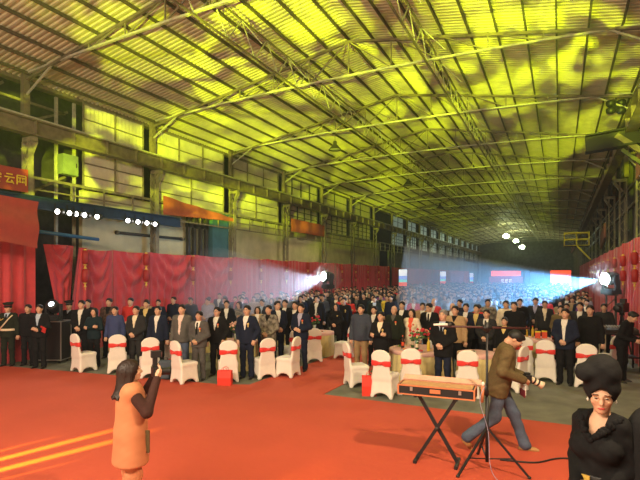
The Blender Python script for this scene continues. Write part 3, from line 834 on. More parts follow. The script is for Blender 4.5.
# yellow platform
root = tag(empty('rail_platform', (1.15, 42, 4.9)), 'small yellow railed platform high on the far right', 'platform')
mb = MB()
for z in (.0, .5, 1.0): mb.box((0, 0, z), (1.7, .06, .08)); mb.box((0, 1.0, z), (1.7, .06, .08))
mb.build('rails', M_YEL, root)
mb = MB(); [mb.box((x, yv, .5), (.07, .07, 1.1)) for x in (-.85, 0, .85) for yv in (0, 1.0)]; mb.build('posts', M_YEL, root)
mb = MB(); mb.bar((0, 0, 0), (.95, 0, -1.1), .1); mb.build('brace', M_YEL, root)
mb = MB(); mb.box((0, .5, -.03), (1.75, 1.1, .05)); mb.build('deck', M_DARK, root)
# ------------------------------------------------------------------ chairs, tables, things on them
M_SPAN = mat('white_spandex', (.80, .74, .66), .65, .05, 6, sheen=.2)
M_SASH = mat('red_satin_sash', (.70, .04, .035), .45, .08, 10, sheen=.2)
def chair_proto():
    def f(P):
        x, y, z = P[..., 0], P[..., 1], P[..., 2]
        # backrest leans back (+y is the back, sitter faces -y)
        yb = y - .20 - (z - .45) * .10
        hw = .205 - .035 * np.clip(1 - np.abs(z - .62) / .22, 0, 1) + .02 * np.clip((z - .75) / .2, 0, 1)
        Q = np.stack([x * .2 / hw, yb, z], -1)
        d = rbox(Q, (0, 0, .66), (.2, .032, .32), .03)
        top = np.sqrt((x / .205) ** 2 + ((z - .80) / .17) ** 2) - 1
        d = smax(d, np.where(z > .80, top * .17, -1.), .02)
        seat = rbox(P, (0, -.01, .43), (.215, .225, .045), .04)
        fl = .205 + .03 * np.clip((.45 - z) / .45, 0, 1) ** 2
        Q2 = np.stack([x * .2 / fl, (y - .0) * .2 / fl, z], -1)
        sk = rbox(Q2, (0, 0, .215), (.2, .21, .225), .03)
        sk = smax(sk, -(np.sqrt((x / .165) ** 2 + ((z + .02) / .12) ** 2) - 1) * .1, .02)
        sk = smax(sk, -(np.sqrt((y / .165) ** 2 + ((z + .02) / .12) ** 2) - 1) * .1, .02)
        return smin(smin(d, seat, .03), sk, .03)
    v, q = snet(f, (-.3, -.32, -.03), (.3, .38, 1.02), .022)
    v[:, 2] = np.maximum(v[:, 2], 0)
    root = empty('banquet_chair', (0, 0, 0))
    link('chair_cover', smesh('chair_cover', v, q), M_SPAN, root)
    mb = MB(); z = .70; n = 28
    prof = []
    for k in range(n):
        a = 2 * PI * k / n
        prof.append((a, .195 * np.sign(math.cos(a)) * abs(math.cos(a)) ** .5, .048 * np.sign(math.sin(a)) * abs(math.sin(a)) ** .6))
    vs = []
    for dz, e in ((-1, 0), (-.9, .008), (0, .012), (.9, .008), (1, 0)):
        for a, px_, py_ in prof:
            hh = .055 if abs(px_) > .1 else .055 - .03 * (1 - abs(px_) / .1)
            zz = z + dz * hh; vs.append((px_ * (1 + e * 2), .20 + (zz - .45) * .10 + py_ * (1 + e * 6), zz))
    fs = [(j * n + k, j * n + (k + 1) % n, (j + 1) * n + (k + 1) % n, (j + 1) * n + k) for j in range(4) for k in range(n)]
    mb.add(vs, fs); sash = mb.build('sash', M_SASH, root, True)
    mb = MB(); mb.ell((0, .283, .70), (.035, .028, .035), 10, 6); mb.build('sash_knot', M_SASH, sash, True)
    return root
CHAIR = chair_proto(); CH_USED = [False]
def chair(px, d, rz, label, group='white covered banquet chairs', xy=None):
    x, y = xy or G(px, d)
    o = CHAIR if not CH_USED[0] else copy_tree(CHAIR)
    CH_USED[0] = True
    o.location = (x, y, .012 if False else 0.0); o.rotation_euler = (0, 0, rz); return tag(o, label, 'chair', group)
def onfloor(x, y): return 0.012 if (y < 9.1 or (-6.5 < x < -4.55 and y < 16.3)) else 0.
M_GCLOTH = mat('gold_tablecloth', (.62, .50, .22), .5, .08, 8, sheen=.3); M_PTOP = mat('pink_tabletop_cloth', (.72, .42, .36), .6, .06, 8)
def table_proto():
    root = empty('banquet_table', (0, 0, 0))
    mb = MB(); n = 96; vs = []; fs = []
    for j, z in enumerate((.0, .15, .35, .55, .70, .745)):
        for k in range(n):
            a = 2 * PI * k / n; r = .76 + (.74 - z) * .06 + (.028 * (.745 - z) / .745 + .004) * math.sin(a * 24)
            vs.append((r * math.cos(a), r * math.sin(a), z))
    fs = [(j * n + k, j * n + (k + 1) % n, (j + 1) * n + (k + 1) % n, (j + 1) * n + k) for j in range(5) for k in range(n)]
    mb.add(vs, fs); mb.build('tablecloth_skirt', M_GCLOTH, root, True)
    mb = MB(); mb.lathe([(.768, .66), (.775, .72), (.765, .752), (.72, .756)], 64); mb.build('tabletop', M_PTOP, root, True)
    mb = MB(); mb.lathe([(.3, .0), (.3, .03), (.05, .06), (.05, .70)], 16); mb.build('pedestal', M_DARK, root, True)
    return root
TABLE = table_proto(); TB_USED = [False]
TABLES = []
def table(px, d, label, r=.76):
    x, y = G(px, d); o = TABLE if not TB_USED[0] else copy_tree(TABLE); TB_USED[0] = True
    o.location = (x, y, 0); o.scale = (r / .76, r / .76, 1); TABLES.append((x, y)); return tag(o, label, 'table', 'round banquet tables')
M_GLASSG = mat('green_bottle_glass', (.03, .12, .03), .1, spec=.8); M_JUICE = mat('yellow_juice', (.75, .52, .04), .3); M_COLA = mat('cola', (.05, .015, .01), .2)
M_ROSE = mat('red_rose', (.55, .03, .05), .7, .25, 40); M_LEAF = mat('leaf_green', (.06, .14, .04), .7, .2, 30); M_CHINA = mat('white_china', (.8, .78, .74), .25)
M_VASE = mat('glass_vase', (.5, .55, .5), .1, spec=.8); M_PINKF = mat('pink_flower', (.75, .42, .32), .7, .2, 40)
PROTO = {}
def build_bottle(kind):
    root = empty('bottle', (0, 0, 0)); m = {'wine': M_GLASSG, 'juice': M_JUICE, 'cola': M_COLA}[kind]
    mb = MB(); mb.lathe([(.036, 0), (.04, .01), (.04, .19), (.034, .22), (.015, .255), (.014, .30)], 14); mb.build('bottle_body', m, root, True)
    mb = MB(); mb.lathe([(.0405, .07), (.0412, .075), (.0412, .155), (.0405, .16)], 14); mb.build('bottle_label', {'wine': CLOTH['cream'], 'juice': CLOTH['yellow'], 'cola': CLOTH['scarlet']}[kind], root, True)
    mb = MB(); mb.lathe([(.016, .295), (.017, .30), (.017, .325), (.012, .33)], 10); mb.build('bottle_cap', CLOTH['scarlet'] if kind != 'wine' else M_GOLD, root, True)
    return root
def build_bouquet(kind):
    rnd = random.Random(5 if kind == 'red' else 6)
    root = empty('flower_bouquet', (0, 0, 0))
    mb = MB(); mb.lathe([(.05, 0), (.06, .02), (.045, .12), (.065, .2), (.06, .2), (.04, .12)], 16); mb.build('vase', M_VASE, root, True)
    st = MB(); lf = MB(); heads = []
    for k in range(16):
        a = rnd.uniform(0, 6.28); e = rnd.uniform(.05, .23); zz = rnd.uniform(.32, .5)
        p = (e * math.cos(a), e * math.sin(a), zz); heads.append(p); st.tube([(0, 0, .15), (p[0] * .5, p[1] * .5, zz * .7), p], .005, 4)
        lf.ell((p[0] * .8, p[1] * .8, zz - .08), (.05, .02, .03), 6, 4)
    st.build('stems', M_LEAF, root, True); lf.build('leaves', M_LEAF, root, True)
    for p in heads:
        mb = MB()
        for q in range(5): mb.ell((p[0] + .018 * math.cos(q * 1.26), p[1] + .018 * math.sin(q * 1.26), p[2]), (.02, .02, .022), 6, 4)
        mb.ell((p[0], p[1], p[2] + .01), (.018, .018, .022), 6, 4)
        mb.build('flower_head', M_ROSE if kind == 'red' else M_PINKF, root, True)
    return root
def build_plate(kind):
    root = empty('plate', (0, 0, 0))
    mb = MB(); mb.lathe([(.06, 0), (.07, .004), (.11, .018), (.112, .022), (.07, .010), (.0, .008)], 24); mb.build('dish', M_CHINA, root, True)
    mb = MB(); rnd = random.Random(3)
    for k in range(7): mb.ell((rnd.uniform(-.05, .05), rnd.uniform(-.05, .05), .03), (.025, .025, .02), 7, 5)
    mb.build('food', {'orange': CLOTH['salmon'], 'red': M_ROSE, 'green': M_LEAF}[kind], root, True)
    return root
def build_box(kind):
    root = empty('gift_box', (0, 0, 0))
    mb = MB(); mb.box((0, 0, .09), (.14, .10, .18)); mb.build('box_body', CLOTH['scarlet'], root)
    mb = MB(); mb.box((0, 0, .19), (.146, .106, .03)); mb.build('box_lid', CLOTH['yellow'], root)
    return root
def put(builder, kind, name, tx, ty, dx, dy, label, cat, group=None, z=.757):
    k = (builder.__name__, kind)
    if k not in PROTO: PROTO[k] = builder(kind); o = PROTO[k]
    else: o = copy_tree(PROTO[k])
    o.location = (tx + dx, ty + dy, z); return tag(o, label, cat, group)
def paper_bag(px, d, w, dp, h, label, rz=.4, xy=None):
    x, y = xy or G(px, d); root = tag(empty('paper_bag', (x, y, onfloor(x, y)), rz), label, 'bag', 'red paper bags')
    M = mat('red_paper', (.78, .05, .03), .55, .05, 6)
    mb = MB()
    w2, d2 = w / 2, dp / 2
    o_ = [(-w2, -d2), (w2, -d2), (w2, d2), (-w2, d2)]
    vs = [(a, b, 0) for a, b in o_] + [(a, b + (.02 if b > 0 else -.02), h * .5) for a, b in o_] + [(a, b * .9, h) for a, b in o_] + [(a * .96, b * .85, h - .02) for a, b in o_] + [(a * .96, b * .85, .02) for a, b in o_]
    fs = [(3, 2, 1, 0), (16, 17, 18, 19)]
    for L in range(4):
        fs += [(L * 4 + k, L * 4 + (k + 1) % 4, L * 4 + 4 + (k + 1) % 4, L * 4 + 4 + k) for k in range(4)]
    mb.add(vs, fs); mb.build('bag_body', M, root)
    for s_ in (1, -1):
        mb = MB(); mb.tube([(-w * .2, s_ * d2 * .9, h - .03), (-w * .17, s_ * d2 * .9, h + .05), (0, s_ * d2 * .9, h + .08), (w * .17, s_ * d2 * .9, h + .05), (w * .2, s_ * d2 * .9, h - .03)], .006, 6)
        mb.build('bag_handle', M, root, True)
    return root
def backpack(px, d, label):
    x, y = G(px, d); root = tag(empty('backpack', (x, y, 0), .5), label, 'bag')
    m = cl('backpack', (.08, .10, .125))
    v, q = snet(lambda P: rbox(P, (0, 0, .24), (.17, .10, .235), .07), (-.2, -.14, -.02), (.2, .14, .5), .022); link('pack_body', smesh('pack', v, q), m, root)
    v, q = snet(lambda P: rbox(P, (0, -.11, .15), (.13, .05, .13), .04), (-.2, -.2, 0), (.2, .0, .32), .02); link('front_pocket', smesh('pocket', v, q), m, root)
    mb = MB(); mb.tube([(-.06, 0, .46), (-.05, 0, .52), (.05, 0, .52), (.06, 0, .46)], .012, 6); mb.build('carry_loop', M_BLACK, root, True)
    mb = MB(); mb.box((0, -.163, .2), (.08, .01, .03)); mb.build('badge', CLOTH['lightblue'], root)
# ------------------------------------------------------------------ lamps
M_LENS = mat('lamp_lens', (.9, .9, .9), .2, emit=(1, .97, .9), strength=9)
M_LENSC = mat('beam_lens', (.9, .95, 1), .2, emit=(.75, .95, 1), strength=90)
M_BAY = mat('bay_lens', (.9, 1, .8), .2, emit=(.85, 1, .62), strength=60); M_OFF = mat('lens_off', (.35, .36, .25), .2)
def moving_head(x, y, z, rz, tilt, label, lens, s=1., group='moving head lamps', lr=1.):
    root = tag(empty('moving_head_lamp', (x, y, z), rz), label, 'lamp', group); root.scale = (s, s, s)
    mb = MB(); mb.box((0, 0, .06), (.36, .30, .12)); mb.build('lamp_base', M_BLACK, root)
    mb = MB(); mb.box((-.2, 0, .30), (.05, .14, .38)); mb.box((.2, 0, .30), (.05, .14, .38)); mb.box((0, 0, .135), (.44, .16, .04)); mb.build('yoke', M_BLACK, root)
    T = Matrix.Translation((0, 0, .40)) @ Matrix.Rotation(tilt, 4, 'X')
    mb = MB(); mb.lathe([(.09, -.2), (.15, -.16), (.165, .0), (.165, .17), (.15, .18)], 20); mb.xf(T @ Matrix.Rotation(PI / 2, 4, 'X')); h = mb.build('lamp_head', M_BLACK, root, True)
    mb = MB(); mb.lathe([(.15 * lr, .175), (.145 * lr, .19), (.08 * lr, .215), (.0, .222)], 20); mb.xf(T @ Matrix.Rotation(PI / 2, 4, 'X')); mb.build('lens', lens, h, True)
    return root
def high_bay(x, y, z, label, lens, drop=.9):
    root = tag(empty('high_bay_lamp', (x, y, z)), label, 'lamp', 'high bay lamps')
    mb = MB(); mb.tube([(0, 0, .35), (0, 0, roofz(x) - z - .1)], .015, 6); mb.build('suspension_rod', M_STEEL, root, True)
    mb = MB(); mb.lathe([(.06, .42), (.09, .38), (.09, .25), (.14, .2), (.30, .02), (.31, 0), (.29, .01), (.1, .19)], 20); mb.build('reflector', M_STEEL2 if lens is not M_OFF else M_DARK, root, True)
    mb = MB(); mb.ell((0, 0, .0), (.30, .30, .30), 14, 10) if lens is not M_OFF else mb.lathe([(.0, .01), (.2, .02), (.27, .05), (.1, .1)], 16); mb.build('lamp_glass', lens, root, True)  # lit lamps get an oversized glowing globe that imitates round glare
    return root
def par_lamp(px, label):
    x = -14.42; d = 480 * 14.42 / (CYAW * (560 - px)); y = (d + SYAW * x) / CYAW; z = 4.62
    root = tag(empty('par_lamp', (x, y, z), 0), label, 'lamp', 'par lamps on the blue beam')
    T = Matrix.Rotation(.35, 4, 'Z') @ Matrix.Rotation(PI / 2 + .1, 4, 'X')
    mb = MB(); mb.lathe([(.05, -.2), (.10, -.15), (.12, .0), (.12, .08)], 14); mb.xf(T); mb.build('lamp_can', M_BLACK, root, True)
    mb = MB(); mb.lathe([(.085, .075), (.08, .09), (.0, .1)], 14); mb.xf(T); mb.build('lens', M_LENS, root, True)
    mb = MB(); mb.bar((-.2, 0, .0), (-.2, 0, .28), .03); mb.bar((-.2, 0, .0), (-.05, 0, 0), .03); mb.build('yoke', M_BLACK, root)
    return root
def flight_case(x, y, rz, w, dp, h, label):
    root = tag(empty('flight_case', (x, y, 0), rz), label, 'case')
    mb = MB(); mb.box((0, 0, h / 2 + .05), (w, dp, h - .1)); mb.build('case_body', M_BLACK, root)
    mb = MB()
    for a in (-1, 1):
        for b in (-1, 1): mb.box((a * w / 2, b * dp / 2, h / 2 + .05), (.03, .03, h - .1))
        for z in (.1, h - .0): mb.box((0, a * dp / 2, z), (w, .03, .03)); mb.box((a * w / 2, 0, z), (.03, dp, .03))
    mb.build('metal_edging', mat('aluminium', (.45, .44, .42), .35, metal=.8), root)
    for a in (-1, 1):
        for b in (-1, 1):
            mb = MB(); mb.tube([(a * w * .4 - .015, b * dp * .38, .05), (a * w * .4 + .015, b * dp * .38, .05)], .05, 12); mb.build('caster', M_BLACK, root, True)
    return root
# ------------------------------------------------------------------ the front rows, person by person
ANCH = []   # (px, py, short reference)
PEOPLE = [] # (x, y)
def P(px, d, H, ref, label, **k):
    root, r = person(px, d, H, label, **k)
    x, y = root.location.x, root.location.y
    root.location.z = onfloor(x, y)
    u = proj(x, y, H); ANCH.append((u[0], u[1], ref)); PEOPLE.append((x, y)); return root, r
CS = ('clasp', 'clasp'); SI = ('side', 'side'); CR = ('cross', 'cross')
sol, rs = P(8, 13.6, 1.74, 'the soldier', 'soldier in dark green uniform, white belt and peaked cap at far left', top='green', bottom='green', vz=1.30, shirt='lightblue', tie='black', arms=SI, hem=.78)
P(28, 13.7, 1.72, 'the man in black by the curtain gap', 'man in plain black standing in the gap between the left curtains', vz=None, arms=SI)
P(39.5, 13.3, 1.74, 'the man with the light blue shirt', 'man in black suit and light blue shirt holding red paper, left of lamp case', shirt='lightblue', arms=('belly', 'belly'))
pol, rp = P(69, 14.9, 1.74, 'the police officer', 'police officer in black uniform and flat cap right of the lamp case', vz=1.36, shirt='lightblue', arms=SI)
P(81.5, 13.9, 1.84, 'the tall man in black suit', 'tall man in open black suit and white shirt right of the police officer', arms=CS, vz=1.0, vw=.3)
P(94, 13.5, 1.64, 'the woman with folded arms', 'woman in dark teal jacket with long hair and folded arms', fem=True, w=.92, hair='long', top='teal', vz=None, arms=CR)
P(88, 15.6, 1.78, 'the tall man in black suit', 'man in black peeking over the tall suited man and the woman with folded arms', vz=None, lod=2)
P(109, 15.0, 1.85, 'the man in brown patterned jacket', 'man in brown patterned jacket behind the man in blue pullover', top='pattern', vz=1.25, shirt='black', arms=SI)
P(115, 13.5, 1.69, 'the man in blue pullover', 'man in blue pullover and khaki trousers between two white chairs', top='blue', bottom='khaki', vz=None, arms=SI)
P(136, 12.9, 1.74, 'the man in charcoal suit', 'man in charcoal suit, cream shirt, hands clasped, beside blue pullover man', top='charcoal', bottom='charcoal', shirt='cream', skin=0)
P(130.5, 15.5, 1.84, 'the man in charcoal suit', 'man with bright red collar behind the man in charcoal suit', top='red', vz=None, lod=2)
P(158, 12.7, 1.75, 'the man in navy jacket', 'man in open navy jacket and white shirt behind a white sashed chair', top='navy', vz=1.0, vw=.28, arms=SI)
P(146.5, 14.6, 1.81, 'the man with yellow scarf', 'man in black with yellow scarf left of the navy jacket man', shirt='gold', vz=1.2, lod=2)
P(182, 12.2, 1.82, 'the man in grey blazer', 'man in grey blazer, pink shirt and blue jeans', top='grey', shirt='pink', bottom='jeans', vz=.98, vw=.4, arms=SI, belly=.02, shoem=CLOTH['white'])
P(199, 11.8, 1.68, 'the man in pinstripe suit', 'man in grey pinstripe suit with red flower badge and hands clasped', top='stripe', bottom='stripe', badge='scarlet', tie='black', skin=1, vz=1.15)
P(217, 12.3, 1.75, 'the man in black suit with badge', 'man in black suit with large red flower badge beside the pinstripe suit man', badge='scarlet', shirt='white', arms=('pocket', 'side'), glasses=True, belly=.02)
P(247, 12.0, 1.81, 'the man in navy two button suit', 'man in navy buttoned suit with white pocket label standing alone in front', top='navy', bottom='navy', arms=('pocket', 'pocket'), badge='gold', glasses=True)
P(268.5, 12.9, 1.76, 'the person in grey camouflage coat', 'person in long grey camouflage coat next to the navy suit man', top='camo', vz=1.3, hem=.62, shirt='black', arms=CS, hair='short', flare=.02)
P(277.5, 13.7, 1.83, 'the man in navy suit in profile', 'man in navy suit turned sideways right behind the camouflage coat', top='navy', bottom='navy', face=.9)
P(285, 15.3, 1.79, 'the man in white shirt front', 'man in black jacket wide open over white shirt behind the camouflage coat', vz=.95, vw=.5, arms=CS)
P(301, 12.9, 1.79, 'the man in dark blue suit', 'man in dark blue suit with red flower badge at the runner edge', top='navy', bottom='navy', shirt='lilac', badge='scarlet', arms=('belly', 'belly'), belly=.02)
P(295, 14.4, 1.79, 'the man in dark blue suit', 'man in black standing close behind the blue suit man at runner edge', vz=1.3, lod=2)
P(317, 17.5, 1.83, 'the man with the white shirt', 'man in black jacket with broad white shirt front behind the runner table', vz=.95, vw=.5, top='black', arms=SI)
P(336, 16.1, 1.62, 'the woman in black', 'woman in black dress with gold brooch left of the long black coat man', fem=True, w=.9, hair='bob', vz=None, badge='gold', arms=CS, hem=.6)
P(344, 17.0, 1.78, 'the man in long black coat', 'man in long black coat beside the woman in black at the runner', vz=None, hem=.55, badge='gold', arms=SI)
P(361, 12.6, 1.78, 'the man in padded vest', 'man in slate padded jacket and khaki trousers right of the runner', top='slate', bottom='khaki', vz=None, arms=SI, puff=.015)
P(374, 13.6, 1.68, 'the man behind the padded vest', 'man with white collar half hidden right of the padded jacket man', vz=1.15, arms=SI)
P(381, 11.5, 1.69, 'the man with arms crossed', 'man in black jacket, arms crossed, with a small gold badge', arms=CR, badge='gold', vz=1.2, shirt='cream')
P(394, 13.1, 1.73, 'the balding man in grey green coat', 'balding man in dark grey green coat left of the cream blazer', top='green', hair='bald', hairc='grey', badge='scarlet', vz=1.3, shirt='grey', arms=SI)
P(387, 20.5, 1.72, 'the person in yellow', 'person in bright yellow jacket among dark clothes above the black jacket man', top='yellow', vz=None, lod=2)
P(402, 14.4, 1.78, 'the man with white shirt', 'man in black suit and white shirt behind the cream blazer woman', vz=1.0, arms=SI)
P(411.5, 13.1, 1.64, 'the woman in cream blazer', 'woman in cream blazer over scarlet top behind the flower table', fem=True, w=.92, hair='bob', top='cream', shirt='scarlet', vz=.98, vw=.32, hem=.7, badge='red', bottom='cream', arms=SI)
P(429.5, 13.5, 1.78, 'the man in suit and tie', 'man in black suit with dark tie and white shirt behind the front man', tie='black', arms=CS, glasses=True, nod=.15, turn=-.3)
P(443, 10.6, 1.80, 'the grey haired man', 'grey haired man in dark coat with clasped hands right in front of the flower table', hairc='grey', vz=1.2, shirt='lightblue', tie='black', badge='gold', bottom='navy', hem=.74, arms=CS, w=1.04, face=-.1)
P(455, 12.3, 1.78, 'the man in tan coat', 'man in tan coat half hidden behind the grey haired man', top='tan', vz=1.32, shirt='black', arms=SI)
P(466, 13.9, 1.75, 'the man right of the tan coat', 'man in navy suit with white shirt right of the tan coat', top='navy', vz=1.05, arms=CS)
P(476.5, 13.2, 1.76, 'the man with the gold collar', 'man in navy suit with gold coloured shirt near the microphone boom', top='navy', shirt='gold', vz=1.15, arms=SI)
P(486.5, 12.3, 1.69, 'the man behind the microphone stand', 'man in charcoal suit with white shirt directly behind the microphone stand pole', top='charcoal', shirt='white', arms=CS, tie='black')
P(465, 12.6, 1.47, 'the short person in black', 'short person in black jacket below the microphone boom left of the pole', top='black', vz=None, arms=CS, hair='bald')
P(504.5, 11.85, 1.53, 'the short man under the boom', 'short dark jacketed person under the microphone boom right of the pole', vz=1.25, shirt='gold', arms=SI)
P(514, 13.6, 1.82, 'the broad man in black', 'broad man in black overcoat right of the microphone stand', vz=None, hem=.6, w=1.08, arms=SI)
P(506, 14.9, 1.78, 'the broad man in black', 'man in pale cream coat half hidden left of the broad man in black', top='cream', vz=None, arms=SI)
P(535.5, 16.3, 1.80, 'the man in dark grey', 'man in charcoal jacket behind the gift boxes table in blue haze', top='charcoal', vz=1.2, shirt='lilac', lod=1)
P(565, 11.3, 1.78, 'the young man in navy jacket', 'young man in open navy jacket and white shirt, hands clasped, between white chairs', top='navy', vz=.86, vw=.22, arms=CS, bottom='black', hem=.80)
P(590, 11.9, 1.82, 'the man in black jacket', 'man in black zipped jacket behind a white chair right of the young man', vz=None, badge=None, arms=SI, w=1.06)
P(622, 11.6, 1.74, 'the man bending to the side', 'man in black bending over the equipment at the right edge', vz=None, arms=('hold', 'hold'), face=1.1, lean=.3, nod=.3)
P(580, 13.6, 1.80, 'the man in black jacket', 'man with pale open collar just behind the man in black zipped jacket', vz=1.0, top='charcoal')
P(604, 14.3, 1.72, 'the man behind the zipped jacket', 'man in charcoal jacket right behind the man in black zipped jacket', top='charcoal', vz=None)
P(561, 13.3, 1.73, 'the young man in navy jacket', 'person in olive jacket hidden behind the young man in navy jacket', top='olive', vz=None, lod=2)
def cap_hat(root, rig, m, band, peak=True, name='peaked_cap', s=1.):
    o = empty  # the cap is worn: part of its wearer
    mb = MB(); mb.lathe([(.088, -.03), (.093, .0), (.095, .02), (.135, .055), (.13, .075), (.06, .09), (.0, .092)], 20)
    T = Matrix.Translation((0, .012, 1.685)) @ Matrix.Rotation(.12, 4, 'X') @ Matrix.Diagonal((1, 1.12, 1, 1)); mb.xf(T)
    c = mb.build(name, m, root, True)
    mb = MB(); mb.lathe([(.0945, .0), (.097, .003), (.099, .02), (.096, .024)], 20); mb.xf(T); mb.build('cap_band', band, c, True)
    mb = MB(); mb.grid(lambda u, v: ((u - .5) * .16, -.085 - .06 * v * (1 - (2 * u - 1) ** 2) , -.004 - .02 * v), 8, 3); mb.grid(lambda u, v: ((.5 - u) * .16, -.085 - .06 * v * (1 - (2 * u - 1) ** 2) , -.010 - .02 * v), 8, 3); mb.xf(T); mb.build('cap_peak', M_BLACK, c, True)
cap_hat(sol, rs, CLOTH['green'], CLOTH['burgundy']); cap_hat(pol, rp, CLOTH['black'], CLOTH['grey'])
mb = MB(); mb.lathe([(.20, .985), (.205, .99), (.205, 1.04), (.20, 1.045)], 24); mb.xf(Matrix.Diagonal((1.0, .76, 1, 1))); mb.build('white_belt', CLOTH['cream'], sol, True)
mb = MB(); mb.tube([(.16, -.09, 1.42), (.08, -.145, 1.32), (-.06, -.15, 1.14), (-.17, -.10, 1.03)], .018, 6); mb.build('shoulder_strap', CLOTH['cream'], sol, True)
mb = MB(); mb.tube([(-.05, -.155, 1.33), (-.12, -.15, 1.28), (-.18, -.10, 1.36)], .012, 5); mb.build('braid', M_GOLD, sol, True)
# red paper in the left man's hands, bouquet of the man behind runner
x, y = G(43, 13.1); mb = MB(); mb.box((0, 0, 0), (.22, .02, .14), rot=Matrix.Rotation(.3, 3, 'Y')); o = mb.build('red_folder', CLOTH['red'], None, loc=(x, y, 1.09)); tag(o, 'small red folder held by the man with light blue shirt', 'folder')
# ------------------------------------------------------------------ tables and chairs
tA = table(420, 11.9, 'round gold skirted table with roses in front of the cream blazer woman', .75)
tB = table(536, 13.9, 'round gold skirted table with gift boxes behind two right hand chairs', .5)
tC = table(318.5, 15.6, 'round gold skirted table at the runner before the white shirt man', .5)
tD = table(236, 13.4, 'round gold skirted table behind the black suit with badge', .60)
tE = table(130, 14.0, 'round gold skirted table behind the blue pullover and charcoal suit', .36) if False else None
tF = table(477, 11.3, 'round gold skirted table right of the grey haired man', .45)
def T(o): return o.location.x, o.location.y
ax, ay = T(tA)
for i, (dx, dy, kd) in enumerate(((-.05, -.1, 'red'), (.22, .15, 'red'))): put(build_bouquet, kd, 'b', ax, ay, dx, dy, ['vase of red roses on the flower table nearest the cream blazer', 'vase of red roses on the flower table beside the grey haired man'][i], 'flowers', 'table bouquets')
for dx, dy, kd, lb in ((-.38, -.2, 'cola', 'dark bottle with red label left on the flower table'), (-.2, .05, 'wine', 'green wine bottle with cream label on the flower table'), (.02, -.35, 'wine', 'green wine bottle at the front edge of the flower table'), (.3, -.35, 'juice', 'yellow juice bottle beside the grey haired man')):
    put(build_bottle, kd, 'b', ax, ay, dx, dy, lb, 'bottle', 'bottles on the flower table')
for dx, dy, kd, lb in ((-.5, .05, 'green', 'white plate with greens at left of the flower table'), (-.25, -.45, 'orange', 'white plate of orange fruit at front of the flower table'), (.15, -.55, 'red', 'white plate of red fruit at front of the flower table'), (.5, -.1, 'orange', 'white plate of orange fruit at right of the flower table')):
    put(build_plate, kd, 'p', ax, ay, dx, dy, lb, 'plate', 'plates on the flower table')
bx, by = T(tB)
for dx, dy, lb in ((.05, -.1, 'red gift box with yellow lid on the right hand table'), (.22, .12, 'red gift box with yellow lid further back on the right hand table')): put(build_box, 'r', 'g', bx, by, dx, dy, lb, 'box', 'gift boxes')
for dx, dy, kd, lb in ((-.25, -.1, 'juice', 'yellow juice bottle left of the gift boxes'), (.45, -.2, 'cola', 'dark bottle right of the gift boxes'), (-.1, .2, 'juice', 'yellow juice bottle behind the gift boxes')):
    put(build_bottle, kd, 'b', bx, by, dx, dy, lb, 'bottle', 'bottles by the gift boxes')
put(build_plate, 'orange', 'p', bx, by, .1, -.38, 'white plate of orange fruit before the gift boxes', 'plate', 'plates by the gift boxes')
cx, cy = T(tC)
put(build_bouquet, 'red', 'b', cx, cy, -.15, 0, 'vase of red roses on the table at the runner', 'flowers', 'table bouquets')
put(build_plate, 'orange', 'p', cx, cy, .2, -.2, 'white plate of orange fruit on the table at the runner', 'plate')
dx_, dy_ = T(tD)
put(build_bouquet, 'pink', 'b', dx_, dy_, 0, 0, 'vase of orange pink flowers behind the black suit with badge', 'flowers', 'table bouquets')
put(build_plate, 'orange', 'p', dx_, dy_, .25, -.2, 'white plate of fruit beside the orange pink flowers', 'plate')
put(build_bottle, 'juice', 'b', dx_, dy_, -.25, -.15, 'yellow juice bottle beside the orange pink flowers', 'bottle')
fx, fy = T(tF)
put(build_plate, 'green', 'p', fx, fy, -.1, -.1, 'white plate of greens on the small table right of the grey haired man', 'plate')
for px, d, dl, lb in (
    (84, 12.9, -1.05, 'white sashed chair seen edge on before the woman with folded arms'), (117.5, 12.75, 0., 'white sashed chair in front of the blue pullover man'),
    (149.5, 12.15, .08, 'white sashed chair left of the navy jacket man'), (175, 13.35, -.9, 'white sashed chair behind the grey backpack'),
    (184.5, 11.5, -1.0, 'white sashed chair seen edge on beside the grey blazer man'), (228, 11.7, .05, 'white sashed chair with the red bag against it'),
    (263.5, 12.1, .45, 'white sashed chair before the camouflage coat'), (288, 12.2, 1.05, 'white sashed chair turned sideways left of the dark blue suit'),
    (288, 14.0, .9, 'white sashed chair behind the sideways chair'), (313.5, 14.4, .1, 'white sashed chair right of the dark blue suit man'),
    (344, 14.9, 1.15, 'white chair turned sideways below the long black coat'), (356.5, 11.2, -1.2, 'white sashed chair turned sideways before the padded jacket man'),
    (385.5, 10.2, -.4, 'white sashed chair right of the red bag before the flower table'), (411, 10.45, .0, 'white sashed chair directly behind the keyboard case'),
    (467, 10.2, .05, 'white sashed chair right of the grey haired man'), (513, 10.75, 1.1, 'white sashed chair beside the stooping cameraman'),
    (523, 12.4, .1, 'white sashed chair left of the gift box table'), (545.5, 11.75, .0, 'white sashed chair left of the young man in navy jacket'),
    (586.5, 11.1, .0, 'white sashed chair right of the young man in navy jacket'), (607, 12.6, 1.0, 'white sashed chair turned sideways at the right edge')):
    rz = PI + .4636 + math.atan((320 - px) / 480) + dl
    o = chair(px, d, rz, lb); o.location.z = onfloor(o.location.x, o.location.y); o.scale = (1.09, 1.04, 1.05)
paper_bag(225, 11.2, .32, .14, .34, 'red paper bag leaning on a chair left of the navy suit man', .35)
paper_bag(369, 10.25, .30, .16, .42, 'tall red paper bag between two chairs right of the runner', .4)
paper_bag(173, 12.6, .26, .14, .36, 'red paper bag half hidden behind the grey backpack', .3)
backpack(165.5, 11.9, 'blue grey backpack standing on the floor before the grey blazer man')
